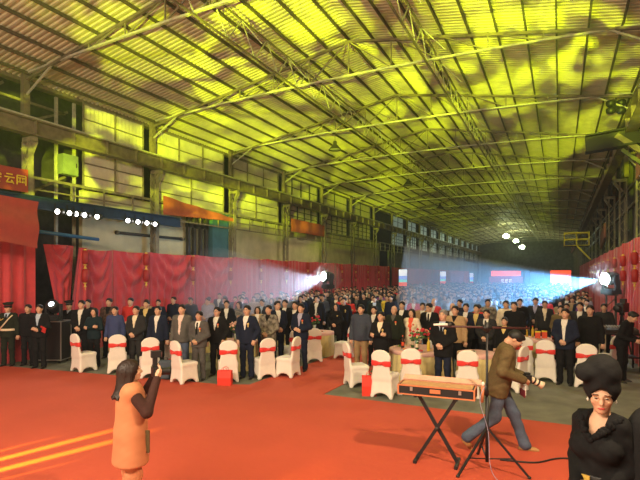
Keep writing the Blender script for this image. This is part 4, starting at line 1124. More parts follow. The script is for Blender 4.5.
# ------------------------------------------------------------------ foreground
def camface(r, f):
    wx, wy = CYAW * r - SYAW * f, SYAW * r + CYAW * f
    return math.atan2(wx, -wy)
FINE = (.02, .0085, .0135, .02)
ph, rph = person(131, 5.05, 1.645, 'woman with dark bob in salmon vest and brown sleeves photographing the crowd', top='salmon', bottom='peach', vz=None, sleeves=False, sleevec='darkbrown', hair='flick', hairc='brown',
    fem=True, w=.98, face=camface(.86, .5), arms=('raise', 'raise'), arm_pts=(((.25, -.14, 1.20), (.07, -.27, 1.53), (-.35, -.25, .8)), ((-.26, -.12, 1.20), (-.09, -.26, 1.52), (.35, -.3, .8))), hem=.62, flare=.06, puff=.022, wide=.012, fine=FINE)
ph.location.z = .012
mb = MB(); mb.box((.0, 0, 0), (.05, .02, .24)); mb.box((.07, 0, -.02), (.05, .02, .2)); mb.xf(Matrix.Translation((-.17, -.14, .86)) @ Matrix.Rotation(.9, 4, 'Z')); mb.build('coat_tab', CLOTH['olive'], ph)
# her camera with flash
M = ph.matrix_basis.copy()
loc = M @ Vector((0, -.255, 1.575))
cam = tag(empty('photo_camera', loc, ph.rotation_euler.z), 'black camera with flash raised to the eye of the woman in salmon vest', 'camera')
mb = MB(); mb.box((0, 0, 0), (.14, .06, .10)); mb.box((0, 0, .06), (.06, .055, .03)); mb.build('camera_body', M_BLACK, cam)
mb = MB(); mb.lathe([(.035, 0), (.04, .02), (.04, .11), (.043, .14), (.03, .141)], 16); mb.xf(Matrix.Translation((0, -.02, -.005)) @ Matrix.Rotation(PI / 2, 4, 'X')); mb.build('camera_lens', M_BLACK, cam, True)
fl = MB(); fl.box((0, .0, .115), (.05, .045, .09)); fl.box((0, -.01, .19), (.075, .10, .07)); flo = fl.build('flash', M_BLACK, cam)
mb = MB(); mb.box((0, -.062, .19), (.065, .006, .055)); mb.build('flash_window', mat('flash_diffuser', (.30, .12, .10), .3), flo)
ANCH.append((131, 362, 'the woman photographing'))
st_legs = {1: ((.088, 0, .9), (.10, -.20, .50), (.10, -.34, .09), (.10, -.50, .035)), -1: ((-.088, 0, .9), (-.1, .07, .48), (-.1, .42, .19), (-.1, .375, .05))}
mn, rm = person(499, 7.0, 1.80, 'stooping man in olive jacket and jeans walking right with a camera', top='olive', bottom='jeans', vz=None, face=camface(.95, -.25), lean=.22, nod=.62, hair='short', hairc='black', skin=1,
    arms=('hold', 'hold'), arm_pts=(((.25, .03, 1.14), (.10, -.30, 1.10), (-.5, -.7, -.2)), ((-.25, .03, 1.14), (-.10, -.28, 1.08), (.5, -.7, -.2))), legs=st_legs, hem=.76, puff=.014, fine=FINE, shoem=mat('tan_boot', (.42, .22, .08), .7), wide=.008)
mn.location.z = .012
Mm = mn.matrix_basis.copy(); lc = Mm @ Vector([float(q) for q in rm.fu((0, -.36, 1.10))])
cm = tag(empty('video_camera', lc, mn.rotation_euler.z + .2), 'camera with pale lens held low by the stooping man', 'camera')
mb = MB(); mb.box((0, .02, 0), (.14, .08, .11)); mb.box((0, .02, .07), (.06, .07, .03)); mb.build('camera_body', M_BLACK, cm)
mb = MB(); mb.lathe([(.04, 0), (.042, .03), (.045, .16), (.055, .2), (.04, .202)], 16); mb.xf(Matrix.Translation((0, -.02, 0)) @ Matrix.Rotation(PI / 2 + .5, 4, 'X')); ln = mb.build('pale_lens', CLOTH['cream'], cm, True)
mb = MB(); [mb.lathe([(.047, z), (.049, z + .003), (.049, z + .022), (.047, z + .025)], 16) for z in (.05, .11)]; mb.xf(Matrix.Translation((0, -.02, 0)) @ Matrix.Rotation(PI / 2 + .5, 4, 'X')); mb.build('lens_ring', M_BLACK, ln, True)
lc2 = Mm @ Vector([float(q) for q in rm.fu((.02, -.33, .93))])
bk = tag(empty('notebook', lc2, mn.rotation_euler.z + .2), 'white and burgundy booklet hanging under the stooping man\'s camera', 'booklet')
mb = MB(); mb.box((0, 0, 0), (.19, .012, .13)); mb.build('page', CLOTH['white'], bk); mb = MB(); mb.box((0, .012, -.045), (.20, .012, .10)); mb.build('cover', CLOTH['burgundy'], bk)
ANCH.append((500, 345, 'the stooping cameraman'))
# woman in black with the big headdress
FW = (.018, .0058, .011, .02)
wm, rw = person(601, 3.22, 1.68, 'woman in black dress and large black headdress at the lower right', top='black', bottom='black', vz=1.30, vw=1.6, shirt=None, fem=True, w=.68, arms=('clasp', 'clasp'), arm_pts=(((.175, .04, 1.13), (.07, -.17, 1.0), (-.9, -.1, -.35)), ((-.175, .04, 1.13), (-.07, -.19, 1.02), (.9, -.1, -.35))), hair='short', nod=.20, turn=.42,
    face=camface(-.82, -.57) , hem=.9, glasses=False, fine=FW, skin=0)
wm.location.z = .192
mb = MB(); mb.box((0, 0, .096), (1.3, 1.0, .168)); so = mb.build('stage_step', M_BLACK, None, loc=(wm.location.x, wm.location.y, .012)); so.location.z = 0; struct(so, 'low black step under the woman in black headdress')
for ch in wm.children:
    if ch.name.startswith('body'): setm(ch, REDLIP, 3)
    if ch.name.startswith('jacket'): ch.name = 'dress_top'
def hat():
    def f(P):
        Q = rw.hd(P)
        d = smax(ell(Q, (0, .025, 1.665), (.113, .128, .13)), -ell(Q, (0, -.13, 1.585), (.080, .105, .112)), .012)
        d = smin(d, ell(Q, (0.004, .04, 1.775), (.113, .13, .105)), .05)
        d = smin(d, smax(ell(Q, (-.10, -.02, 1.77), (.06, .09, .06)), -ell(Q, (0, -.14, 1.6), (.08, .1, .11)), .01), .03)
        return d + .004 * np.sin(P[..., 0] * 70) * np.sin(P[..., 2] * 60)
    c = np.array([rw.fh(p) for p in ((-.2, -.2, 1.6), (.2, .25, 1.97), (-.2, .25, 1.6), (.2, -.2, 1.97))])
    v, q = snet(f, c.min(0) - .03, c.max(0) + .03, .012); return smesh('headdress', v, q)
link('headdress', hat(), cl('headdress', (.012, .012, .013)), wm)
def cape():
    def f(P):
        Q = rw.up(P); x, y, z = Q[..., 0], Q[..., 1], Q[..., 2]
        d = cap(Q, (.24, .16, 1.38), (.30, .17, .5), .15, .26)
        d = smin(d, cap(Q, (-.1, .17, 1.36), (-.16, .18, .5), .10, .2), .1)
        d = d + .010 * np.sin(x * 45 + z * 6)
        return smax(smax(d, .35 - z, .02), -(y + .02), .02)
    v, q = snet(f, (-.5, -.15, .3), (.7, .6, 1.7), .02); return smesh('cape', v, q)
link('cape', cape(), cl('cape', (.011, .011, .012)), wm)
mb = MB(); rnd = random.Random(2)
for k in range(26):
    t = k / 25; a = PI * (1.05 + .9 * t); 
    for q in range(3): mb.ell((.128 * math.cos(a) + rnd.uniform(-.012, .012), .005 + .165 * math.sin(a) * .85 + rnd.uniform(-.01, .01), 1.31 + .14 * abs(math.cos(a)) + rnd.uniform(-.012, .015)), (.022, .02, .022), 6, 4)
mb.v = [tuple(rw.fu(p)) for p in mb.v]; mb.build('ruffle_collar', CLOTH['black'], wm, True)
mb = MB(); [mb.ell(rw.fh((s_ * .083, .0, 1.568)), (.008, .008, .014), 8, 6) for s_ in (1, -1)]; mb.build('earring', CLOTH['white'], wm, True)
mb = MB(); mb.lathe([(.178, 1.03), (.182, 1.035), (.182, 1.075), (.178, 1.08)], 24); mb.xf(Matrix.Diagonal((1, .82, 1, 1))); bl = mb.build('belt', M_BLACK, wm, True)
mb = MB(); mb.box((-.03, -.152, 1.055), (.06, .014, .04)); mb.build('buckle', M_GOLD, bl)
mb = MB()
for sx in (1, -1):
    mb.tube([rw.fh((sx * .033 + .022 * math.cos(a), -.106, 1.62 + .017 * math.sin(a))) for a in np.linspace(0, 2 * PI, 15)], .0014, 5)
mb.tube([rw.fh((-.011, -.106, 1.624)), rw.fh((.011, -.106, 1.624))], .0014, 4); mb.build('glasses', mat('thin_gold_wire', (.5, .3, .15), .3, metal=.8), wm, True)
ANCH.append((597, 360, 'the woman in black headdress'))
# small camera held at her side by someone out of view: a black lens ring by her shoulder
# keyboard case on its X stand
kx, ky = G(437, 6.55)
ka = math.atan2(SYAW, CYAW) - .40
kb = tag(empty('instrument_case', (kx, ky, .93), ka), 'black instrument case with copper trim on the X stand', 'case')
M_COP = mat('copper_trim', (.62, .22, .10), .4, metal=.3); M_WOOD = mat('tan_lining', (.48, .27, .12), .6, .12, 12); M_LID = mat('pink_tan_lid', (.66, .36, .26), .6, .1, 10)
mb = MB(); mb.box((0, 0, .065), (1.0, .30, .13)); mb.build('case_body', M_BLACK, kb)
mb = MB()
for z in (.008, .128):
    for s_ in (-1, 1): mb.box((0, s_ * .15, z), (1.01, .018, .018)); mb.box((s_ * .5, 0, z), (.018, .31, .018))
for a in (-1, 1):
    for b in (-1, 1): mb.box((a * .5, b * .15, .065), (.022, .022, .13))
mb.build('trim', M_COP, kb)
mb = MB(); mb.box((0, .0, .135), (.94, .24, .012)); mb.build('lining', M_WOOD, kb)
mb = MB(); mb.box((.03, .20, .165), (1.06, .11, .03), rot=Matrix.Rotation(.45, 3, 'X')); mb.build('open_lid', M_LID, kb)
mb = MB(); mb.box((0, -.158, .075), (.14, .02, .05)); mb.build('carry_handle', M_COP, kb)
for s_ in (-.32, .32):
    mb = MB(); mb.box((s_, -.157, .085), (.035, .015, .05)); mb.build('latch', mat('aluminium', (.45, .44, .42), .35, metal=.8), kb)
xs = tag(empty('x_stand', (kx, ky, .012), ka), 'black X shaped stand under the instrument case', 'stand')
for s_ in (-1, 1):
    mb = MB(); mb.bar((s_ * .27, s_ * .03, .02), (-s_ * .27, s_ * .03, .915), .035, .045); l = mb.build('leg', M_BLACK, xs)
    mb = MB(); mb.box((s_ * .27, 0, .02), (.04, .36, .04)); mb.build('foot_bar', M_BLACK, l)
    mb = MB(); mb.box((-s_ * .27, 0, .905), (.04, .30, .03)); mb.build('support_arm', M_BLACK, l)
mb = MB(); mb.tube([(0, -.06, .467), (0, .06, .467)], .025, 10); mb.build('pivot_bolt', M_DARK, xs, True)
# microphone stand
mx, my = G(487, 6.3)
ms = tag(empty('microphone_stand', (mx, my, .012)), 'tall black tripod microphone stand with long horizontal boom', 'stand')
mb = MB(); mb.tube([(0, 0, .1), (0, 0, 1.86)], .016, 10); mb.tube([(0, 0, .1), (0, 0, .95)], .022, 10); mb.build('pole', M_BLACK, ms, True)
for k, a in enumerate((camface(-.9, -.5), camface(.85, -.6), camface(.1, 1))):
    ux, uy = math.sin(a), -math.cos(a)
    mb = MB(); mb.bar((0, 0, .55), (ux * .52, uy * .52, .015), .03, .02); l = mb.build('leg', M_BLACK, ms)
    mb = MB(); mb.bar((0, 0, .14), (ux * .33, uy * .33, .21), .02, .012); mb.build('brace', M_BLACK, l)
    mb = MB(); mb.ell((ux * .52, uy * .52, .018), (.025, .025, .018), 8, 6); mb.build('rubber_foot', M_BLACK, l, True)
R3 = Vector((CYAW, SYAW, 0))
mb = MB(); mb.tube([-R3 * .62 + Vector((0, 0, 1.88)), R3 * .56 + Vector((0, 0, 1.85))], .014, 8); mb.build('boom', mat('boom_dark_red', (.06, .02, .02), .4), ms, True)
mb = MB(); mb.tube([(0, 0, 1.80), (0, 0, 1.93)], .03, 10); mb.tube([(-.04, -.04, 1.86), (.04, .04, 1.86)], .035, 10); mb.build('boom_clamp', M_BLACK, ms, True)
mb = MB(); mb.tube([(-.0, -.02, .98), (-.03, -.03, 1.12)], .035, 10); mb.build('height_clutch', M_BLACK, ms, True)
mp = Vector((mx, my, .012)) - R3 * .60 + Vector((0, 0, 1.9))
mc = tag(empty('microphone', mp), 'microphone with pale body clipped at the left end of the boom', 'microphone')
mb = MB(); mb.tube([R3 * .08, -R3 * .10], [.018, .013], 10); mb.build('microphone_body', CLOTH['white'], mc, True)
mb = MB(); mb.ell(tuple(R3 * .11), (.03, .03, .03), 10, 8); mb.build('grille', M_DARK, mc, True)
wc = Vector((mx, my, 1.02)) - R3 * .06
w2 = tag(empty('wireless_handset', wc), 'pink handset clipped halfway up the microphone stand pole', 'handset')
mb = MB(); mb.tube([(0, -.03, -.12), (.01, -.03, .10)], [.018, .024], 10); mb.build('handset_body', CLOTH['salmon'], w2, True)
mb = MB(); mb.ell((.012, -.03, .12), (.026, .026, .03), 10, 8); mb.build('handset_head', CLOTH['white'], w2, True)
# cables
def cable(pts, r, m, lab):
    return tag(MB().tube(pts, r, 6).build('cable', m, None, True), lab, 'cable')
def bez(pts, n=10):
    pts = [Vector(p) for p in pts]; out = []
    for i in range(len(pts) - 1):
        p0, p1, p2, p3 = pts[max(i - 1, 0)], pts[i], pts[i + 1], pts[min(i + 2, len(pts) - 1)]
        for k in range(n):
            t = k / n; out.append(.5 * ((2 * p1) + (p2 - p0) * t + (2 * p0 - 5 * p1 + 4 * p2 - p3) * t * t + (3 * p1 - p0 - 3 * p2 + p3) * t ** 3))
    return out + [pts[-1]]
def g3(px, d, z): x, y = G(px, d); return (x, y, z)
cable(bez([g3(484, 6.15, 1.12), g3(480, 6.1, .95), g3(488, 6.05, .6), g3(490, 6.0, .2), g3(497, 5.95, .025), g3(515, 5.6, .025)]), .004, CLOTH['lilac'], 'thin white cable hanging from the handset down the microphone stand')
cable(bez([g3(500, 6.6, .025), g3(535, 6.5, .025), g3(560, 6.65, .025), g3(600, 6.6, .025), g3(660, 6.7, .025)]), .012, M_BLACK, 'black cable lying on the red carpet behind the woman in black')
# moving head on its flight case
fxx, fyy = G(54, 14.25)
flight_case(fxx, fyy, .45, .72, .55, 1.22, 'tall black flight case with metal edges under the moving head lamp')
moving_head(fxx, fyy, 1.22 + .05 - .035, .5, -.55, 'black moving head lamp on the tall flight case at left', mat('lit_head_lens', (.9, .95, 1), .2, emit=(.8, .95, 1), strength=4), 1.0, lr=.55)
# beam lamps above the crowd on towers
def tower(x, y, h, lab):
    root = tag(empty('lamp_tower', (x, y, 0)), lab, 'tower', 'lamp towers')
    mb = MB(); [mb.tube([(a, b, .04), (a, b, h - .02)], .025, 6) for a in (-.14, .14) for b in (-.14, .14)]; mb.build('truss_tubes', M_DARK, root, True)
    mb = MB(); z = .1
    while z < h - .3:
        for a in (-.14, .14): mb.bar((a, -.14, z), (a, .14, z + .28), .015); mb.bar((-.14, a, z), (.14, a, z + .28), .015)
        z += .28
    mb.build('truss_lacing', M_DARK, root)
    mb = MB(); mb.box((0, 0, .02), (.6, .6, .04)); mb.build('base_plate', M_DARK, root); mb = MB(); mb.box((0, 0, h - .02), (.4, .4, .04)); mb.build('top_plate', M_DARK, root)
B1 = G(328, 24.5); B2 = G(611, 16.6)
tower(*B1, 1.92, 'lamp tower in the crowd before the left curtain'); tower(*B2, 1.92, 'lamp tower beside the right curtain')
moving_head(*B1, 1.92, -.55, -.05, 'blazing beam lamp above the crowd in front of the left curtain', M_LENSC, 1.5)
moving_head(*B2, 1.92, -.9, .05, 'blazing beam lamp throwing the blue shaft at the right curtain', M_LENSC, 1.35)
PEOPLE += [B1, B2]
for px, lab in ((15, 'lone lamp on the blue beam left of the first column'), (59, 'brightest lamp at the left part of the blue beam'), (71, 'left lamp of the touching pair on the blue beam'), (77.5, 'right lamp of the touching pair on the blue beam'), (86, 'lamp just right of the touching pair on the blue beam'), (98.5, 'single lamp midway along the blue beam'),
                (129, 'first lamp of the right hand cluster on the blue beam'), (139, 'second lamp of the right hand cluster on the blue beam'), (148, 'third lamp of the right hand cluster on the blue beam'), (156, 'last lamp of the right hand cluster on the blue beam')): par_lamp(px, lab)
def at(px, py, d): x, y = G(px, d); return x, y, EYE + (HOR - py) / FPX * d
for px, py, d, lab, ln in ((506, 236, 72, 'biggest glowing high bay lamp deep in the hall', M_BAY), (516, 241, 84, 'small glowing high bay lamp right of the biggest one', M_BAY), (522, 247, 82, 'glowing high bay lamp lowest of the lit three', M_BAY),
                           (335, 150, 22.5, 'unlit high bay lamp nearest the camera', M_OFF), (408, 185, 32.5, 'second unlit high bay lamp from the camera', M_OFF), (440, 208, 42, 'third unlit high bay lamp from the camera', M_OFF)):
    x, y, z = at(px, py, d); hb_ = high_bay(x, y, z, lab, ln); hb_.scale = (1.5, 1.5, 1) if ln is M_BAY else (1, 1, 1)
# quad lamp under the truss at top right
x, y, z = at(616, 107, 17.3)
qd = tag(empty('quad_lamp', (x, y, z), .3), 'black four headed lamp hanging under the roof at upper right', 'lamp')
for a in (-1, 1):
    for b in (-1, 1):
        mb = MB(); mb.lathe([(.10, -.1), (.15, -.06), (.16, .06), (.13, .1)], 14, (a * .17, 0, b * .13)); h = mb.build('lamp_head', M_BLACK, qd, True)
mb = MB(); mb.box((0, 0, 0), (.3, .12, .24)); mb.build('yoke', M_BLACK, qd); mb = MB(); mb.tube([(0, 0, .1), (0, 0, max(.4, 9.05 - z))], .03, 8); mb.build('hanger', M_BLACK, qd, True)
# lit banner boxes on the left, LED boards at the far end
def lightbox(px, py0, py1, w, d, lab):
    x, y, z1 = at(px, py0, d); root = tag(empty('light_box', (x, y, 0), .35), lab, 'sign', 'lit banner boxes')
    z0 = EYE + (HOR - py1) / FPX * d; W = w / FPX * d; PEOPLE.append((x, y))
    mb = MB(); mb.box((0, .06, (z0 + z1) / 2), (W + .1, .1, z1 - z0 + .1)); mb.box((0, .06, z0 / 2), (.1, .1, z0)); mb.box((0, .06, .03), (W, .5, .06)); mb.build('cabinet', M_BLACK, root)
    def band(a, b, m): 
        mb = MB(); mb.box((0, 0, z0 + (z1 - z0) * (a + b) / 2), (W, .03, (z1 - z0) * (b - a) - .004)); return mb.build('screen', m, root)
    band(.0, .22, mat('screen_red', (.5, .05, .02), emit=(1, .12, .05), strength=.9)); band(.22, .4, mat('screen_teal', (.1, .4, .4), emit=(.25, .75, .7), strength=.8)); band(.4, .62, mat('screen_blue', (.1, .2, .6), emit=(.3, .42, .95), strength=.9)); band(.62, 1., mat('screen_white', (.7, .7, .8), emit=(.75, .75, .95), strength=.9))
lightbox(403, 269.5, 286, 8, 38, 'nearest lit banner box with white top and red foot above the crowd')
lightbox(443, 271.5, 284, 5.5, 55, 'middle lit banner box with white top and red foot above the crowd')
lightbox(471.5, 273, 284, 3.5, 72, 'farthest lit banner box with white top and red foot above the crowd')
M_LED = mat('led_red', (.5, .03, .02), emit=(1, .10, .04), strength=1.7); M_LEDD = mat('led_dim_red', (.25, .03, .04), emit=(.6, .08, .10), strength=.32); M_LEDP = mat('led_pink', (.6, .2, .2), emit=(1, .22, .18), strength=1.0); M_LEDT = mat('led_text', (.7, .6, .5), emit=(1, .75, .6), strength=.9); M_LEDB = mat('led_blue_grey', (.1, .12, .2), emit=(.2, .25, .42), strength=.12)
def board(px0, px1, py0, py1, d, name, lab, m):
    x0, y0, z1 = at(px0, py0, d); x1, y1, _ = at(px1, py0, d); z0 = EYE + (HOR - py1) / FPX * d
    c = ((x0 + x1) / 2, (y0 + y1) / 2); L = math.hypot(x1 - x0, y1 - y0); rz = math.atan2(y1 - y0, x1 - x0)
    root = tag(empty(name, (c[0], c[1], 0), rz), lab, 'screen')
    mb = MB(); mb.box((0, .1, (z0 + z1) / 2), (L + .2, .16, z1 - z0 + .2)); [mb.box((q * L * .4, .1, z0 / 2), (.15, .15, z0)) for q in (-1, 1)]; mb.build('screen_frame', M_DARK, root)
    return root, L, z0, z1
r_, L, z0, z1 = board(489, 523, 271, 286, 92, 'led_board', 'wide red lit board with bright top strip at the far end left', None)
mb = MB(); mb.box((0, 0, (z0 * .7 + z1 * .3) - .0), (L, .04, (z1 - z0) * .62)); mb.build('lower_screen', M_LEDD, r_)
mb = MB(); mb.box((.0, 0, z1 - (z1 - z0) * .17), (L * .86, .06, (z1 - z0) * .34)); mb.build('title_strip', M_LED, r_)
for k in range(3):
    mb = MB(); q = (k - .8) * .75; zc = z0 + (z1 - z0) * .34; s_ = .28
    mb.box((q, -.03, zc + s_), (.5, .03, .1)); mb.box((q, -.03, zc), (.5, .03, .1)); mb.box((q, -.03, zc - s_), (.5, .03, .1)); mb.box((q - .2, -.03, zc), (.1, .03, .6)); mb.build('character', M_LEDT, r_)
r_, L, z0, z1 = board(550.5, 571, 270.5, 289, 92, 'led_board', 'tall pink red lit screen at the far end right', None)
mb = MB(); mb.box((0, 0, z1 - (z1 - z0) * .08), (L, .05, (z1 - z0) * .16)); mb.build('title_strip', M_LED, r_)
mb = MB(); mb.box((0, 0, (z0 + z1) / 2 - .3), (L, .04, (z1 - z0) * .82)); mb.build('lower_screen', M_LEDP, r_)
for k in range(3): mb = MB(); mb.box((0, -.03, z1 - (z1 - z0) * (.3 + .17 * k)), (L * .75, .02, .16)); mb.build('text_line', M_LEDT, r_)
r_, L, z0, z1 = board(530, 548, 271, 284, 96, 'led_board', 'dim blue grey screen between the two red lit boards', None)
mb = MB(); mb.box((0, 0, (z0 + z1) / 2), (L, .04, z1 - z0)); mb.build('screen', M_LEDB, r_)
# red carpeted end and equipment desk at the right edge
ex, ey = G(646, 12.9)
eq = tag(empty('equipment_desk', (min(ex, 1.45), ey, 0), .2), 'black equipment desk with mixer at the right frame edge', 'desk')
mb = MB(); mb.box((0, 0, .98), (.9, .6, .04)); mb.build('desk_top', M_BLACK, eq)
for a in (-1, 1):
    for b in (-1, 1): mb = MB(); mb.box((a * .42, b * .27, .48), (.04, .04, .96)); mb.build('leg', M_STEEL2 if a < 0 else M_BLACK, eq)
mb = MB(); mb.box((0, 0, .35), (.84, .54, .03)); mb.build('shelf', M_BLACK, eq)
mx_ = tag(empty('mixing_console', (min(ex, 1.45), ey, 1.0), .2), 'dark sloped mixing console on the equipment desk', 'mixer')
mb = MB(); mb.box((0, 0, .08), (.8, .5, .12), rot=Matrix.Rotation(.15, 3, 'X')); mb.build('console_body', M_DARK, mx_)
mb = MB(); [mb.box((-.35 + .07 * i, -.05 + .09 * j, .15 + .0135 * j), (.02, .03, .02)) for i in range(11) for j in range(3)]; mb.build('faders', M_STEEL2, mx_)
# speaker / camera rig silhouettes above the desk
vx, vy = G(622, 14.1)
vs_ = tag(empty('broadcast_camera', (vx, vy, 0), -.4), 'dark broadcast camera on tripod at the right edge by the curtain', 'camera')
mb = MB(); mb.box((0, 0, 1.62), (.22, .5, .26)); mb.build('camera_body', M_BLACK, vs_)
mb = MB(); mb.lathe([(.07, 0), (.08, .02), (.09, .22), (.07, .23)], 14); mb.xf(Matrix.Translation((0, -.25, 1.62)) @ Matrix.Rotation(PI / 2, 4, 'X')); mb.build('camera_lens', M_BLACK, vs_, True)
mb = MB(); mb.box((.0, .12, 1.82), (.14, .18, .12)); mb.build('viewfinder', M_BLACK, vs_)
for k in range(3):
    a = k * 2.094; mb = MB(); mb.bar((0, 0, 1.45), (.3 * math.cos(a), .3 * math.sin(a), .01), .04); mb.build('leg', M_BLACK, vs_)
mb = MB(); mb.tube([(0, 0, 1.4), (0, 0, 1.5)], .07, 10); mb.build('fluid_head', M_BLACK, vs_, True)
# ------------------------------------------------------------------ the standing crowd behind the front rows
rnd = random.Random(11)
for (px, d, lab) in ((205, 16.5, 'round gold skirted table deep in the left crowd'), (285, 18.2, 'round gold skirted table behind the white shirt front man'), (380, 17.5, 'round gold skirted table behind the padded jacket man'), (455, 17, 'round gold skirted table deep behind the tan coat'), (562, 16.6, 'round gold skirted table under the blue light shaft')):
    table(px, d, lab, .6)
SPOTS = []
def free(x, y, dm, extra=()):
    for a, b in TABLES:
        if (x - a) ** 2 + (y - b) ** 2 < 1.12 ** 2: return False
    for a, b in PEOPLE:
        if (x - a) ** 2 + (y - b) ** 2 < .62 ** 2: return False
    for a, b in SPOTS[-400:]:
        if (x - a) ** 2 + (y - b) ** 2 < dm * dm: return False
    return True
CHXY = [(o.location.x, o.location.y) for o in COL.objects if o.name.startswith('banquet_chair')]
yy = 12.6
tries = 0
cand = []
while yy < 66:
    x = -13.7 + rnd.uniform(0, .5)
    while x < 1.25:
        cand.append((x + rnd.uniform(-.2, .2), yy + rnd.uniform(-.22, .22))); x += .80 if yy < 30 else .88
    yy += .88
for x, y in cand:
    if x > 1.3 - (0 if y < 30 else 0): continue
    if -6.8 < x < -4.3 and y < 16.6: continue
    u = proj(x, y, 1.7)
    if not (-5 < u[0] < 648): continue
    if x < -13.6: continue
    if u[2] < 14.3: continue
    if not free(x, y, .66): continue
    if any((x - a) ** 2 + (y - b) ** 2 < .5 ** 2 for a, b in CHXY): continue
    SPOTS.append((x, y))
SPOTS.sort(key=lambda p: proj(p[0], p[1], 0)[2])
NIND = 250
TOPS = ['black'] * 8 + ['navy'] * 6 + ['charcoal'] * 5 + ['grey'] * 3 + ['brown', 'olive', 'slate', 'slate', 'blue', 'teal', 'teal', 'camo', 'khaki', 'tan', 'red', 'burgundy', 'green', 'lilac', 'purple', 'black', 'black', 'navy']
CNAME = {'camo': 'camouflage', 'teal': 'dark teal', 'slate': 'slate blue', 'green': 'dark green'}
POSE = [dict(arms=CS, vz=1.05, vw=.42), dict(arms=SI, vz=1.05, vw=.42), dict(arms=CS, vz=None), dict(arms=SI, vz=None), dict(arms=CR, vz=None, fem=True, w=.92, hair='long'),
        dict(arms=CS, vz=1.1, vw=.42, fem=True, w=.92, hair='bob'), dict(arms=('belly', 'belly'), vz=1.0, vw=.42), dict(arms=SI, vz=1.05, vw=.42, hair='bald', hairc='grey')]
WT = [6, 5, 5, 3, 2, 1.2, 3, .7]
seen = {}
NUM = ['first', 'second', 'third', 'fourth', 'fifth', 'sixth', 'seventh', 'eighth', 'ninth', 'tenth', 'eleventh', 'twelfth', 'thirteenth', 'fourteenth', 'fifteenth']
def zone(px):
    return 'in front of the left curtain' if px < 215 else 'left of the bright lamp' if px < 325 else 'between the bright lamp and nearest banner box' if px < 400 else 'under the banner boxes' if px < 480 else 'below the red far end boards' if px < 550 else 'near the right curtain'
def pick(i):
    return rnd.choice(TOPS)
used_ref = {}
for i, (x, y) in enumerate(SPOTS[:NIND]):
    d = proj(x, y, 0)[2]
    p = dict(rnd.choices(POSE, WT)[0]); H = rnd.uniform(1.66, 1.80) if not p.get('fem') else rnd.uniform(1.57, 1.66)
    top = pick(i); u = proj(x, y, H)
    sh = rnd.choice(['white', 'white', 'white', 'lightblue', 'cream', 'black', 'grey'])
    nm = CNAME.get(top, top)
    kind = ('woman in %s coat' if p.get('fem') else 'balding man in %s jacket' if p.get('hair') == 'bald' else 'man in %s suit' if p['vz'] else 'man in closed %s jacket') % nm
    if d < 24:
        best = min(ANCH, key=lambda a: (a[0] - u[0]) ** 2 + 1.6 * (a[1] - u[1]) ** 2)
        dx, dy = u[0] - best[0], u[1] - best[1]
        w = 'straight above' if abs(dx) < 5 else ('above and left of' if dx < 0 else 'above and right of')
        key = (kind, w, best[2]); n = seen.get(key, 0); seen[key] = n + 1
        lab = '%s, %s%s %s' % (kind, '' if n == 0 else NUM[min(n, 14)] + ' ', w, best[2])
        if len(lab.split()) > 16: lab = lab.replace('closed ', '').replace('straight ', '').replace('half ', '')
        grp = 'standing guests of the middle rows'
    else:
        lab = 'distant %s standing %s' % (kind, zone(u[0])); grp = 'distant guests: %s %s' % (kind, zone(u[0]))
    person(0, 0, H, lab, xy=(x, y), top=top, bottom=rnd.choice(['black', 'navy', 'charcoal']), shirt=sh, skin=rnd.choice([0, 0, 1]), lod=2 if d < 21 else 3, group=grp, shoes=False,
           hairc=p.pop('hairc', rnd.choice(['black', 'black', 'black', 'brown'])), face=(math.atan2(-(x + 4.2), y + 1.5) * .75 + rnd.uniform(-.3, .3)), **p)
# the remaining far crowd: one mass nobody could count
def far_crowd():
    cols = ['black', 'navy', 'charcoal', 'grey', 'slate', 'brown', 'white', 'red']
    mats = [SKIN[0], HAIRM['black']] + [CLOTH[c] for c in cols]
    protos = []
    for arms, fem in ((CS, False), (SI, False), (CR, True)):
        r = Rig(arms, fem=fem, w=.92 if fem else 1.)
        lo, hi = bounds(r)
        def fb(P):
            Q = r.up(P); d = smin(torso(Q, r, .03), arms_sdf(Q, r, .02), .05); d = smin(d, legs_sdf(P, r, (.02, .02, .02)), .05)
            return smax(d, P[..., 2] - 1.46, .02)
        A = snet(fb, lo, hi, .062)
        B = snet(lambda P: smin(head_sdf(r.hd(P)), cap(P, (0, .01, 1.4), (0, .01, 1.52), .05, .05), .02), (-.14, -.16, 1.36), (.14, .16, 1.78), .034)
        C = snet(lambda P: smax(smax(ell(P, (0, .02, 1.642), (.094, .112, .098)), -ell(P, (0, -.13, 1.585), (.083, .105, .105)), .01), -(P[..., 2] - (1.60 - .35 * P[..., 1])), .01), (-.14, -.16, 1.5), (.14, .18, 1.8), .03)
        protos.append((A, B, C))
    V = []; Q = []; MI = []; off = 0
    for x, y in SPOTS[NIND:]:
        A, B, C = rnd.choice(protos); s = rnd.uniform(.95, 1.05); a = math.atan2(-(x + 4.2), y + 1.5) * .75 + rnd.uniform(-.3, .3)
        ca, sa = math.cos(a), math.sin(a); ci = rnd.choices(range(len(cols)), [6, 5, 4, 2, 2, 1, .6, .4])[0]
        for (v, q), mi in ((A, 2 + ci), (B, 0), (C, 1)):
            v = v * s; v = np.stack([v[:, 0] * ca - v[:, 1] * sa + x, v[:, 0] * sa + v[:, 1] * ca + y, v[:, 2]], -1)
            V.append(v); Q.append(q + off); off += len(v); MI.append(np.full(len(q), mi))
    me = smesh('crowd', np.concatenate(V), np.concatenate(Q))
    for m in mats: me.materials.append(m)
    mi = np.concatenate(MI).astype(np.int32)
    if len(mi) == len(me.polygons): me.polygons.foreach_set('material_index', mi)
    o = bpy.data.objects.new('crowd', me); COL.objects.link(o)
    tag(o, 'dense distant crowd of dark clothed people at the back of the hall', 'crowd', kind='stuff')
far_crowd()
print('crowd', len(SPOTS), 'objects', len(COL.objects))
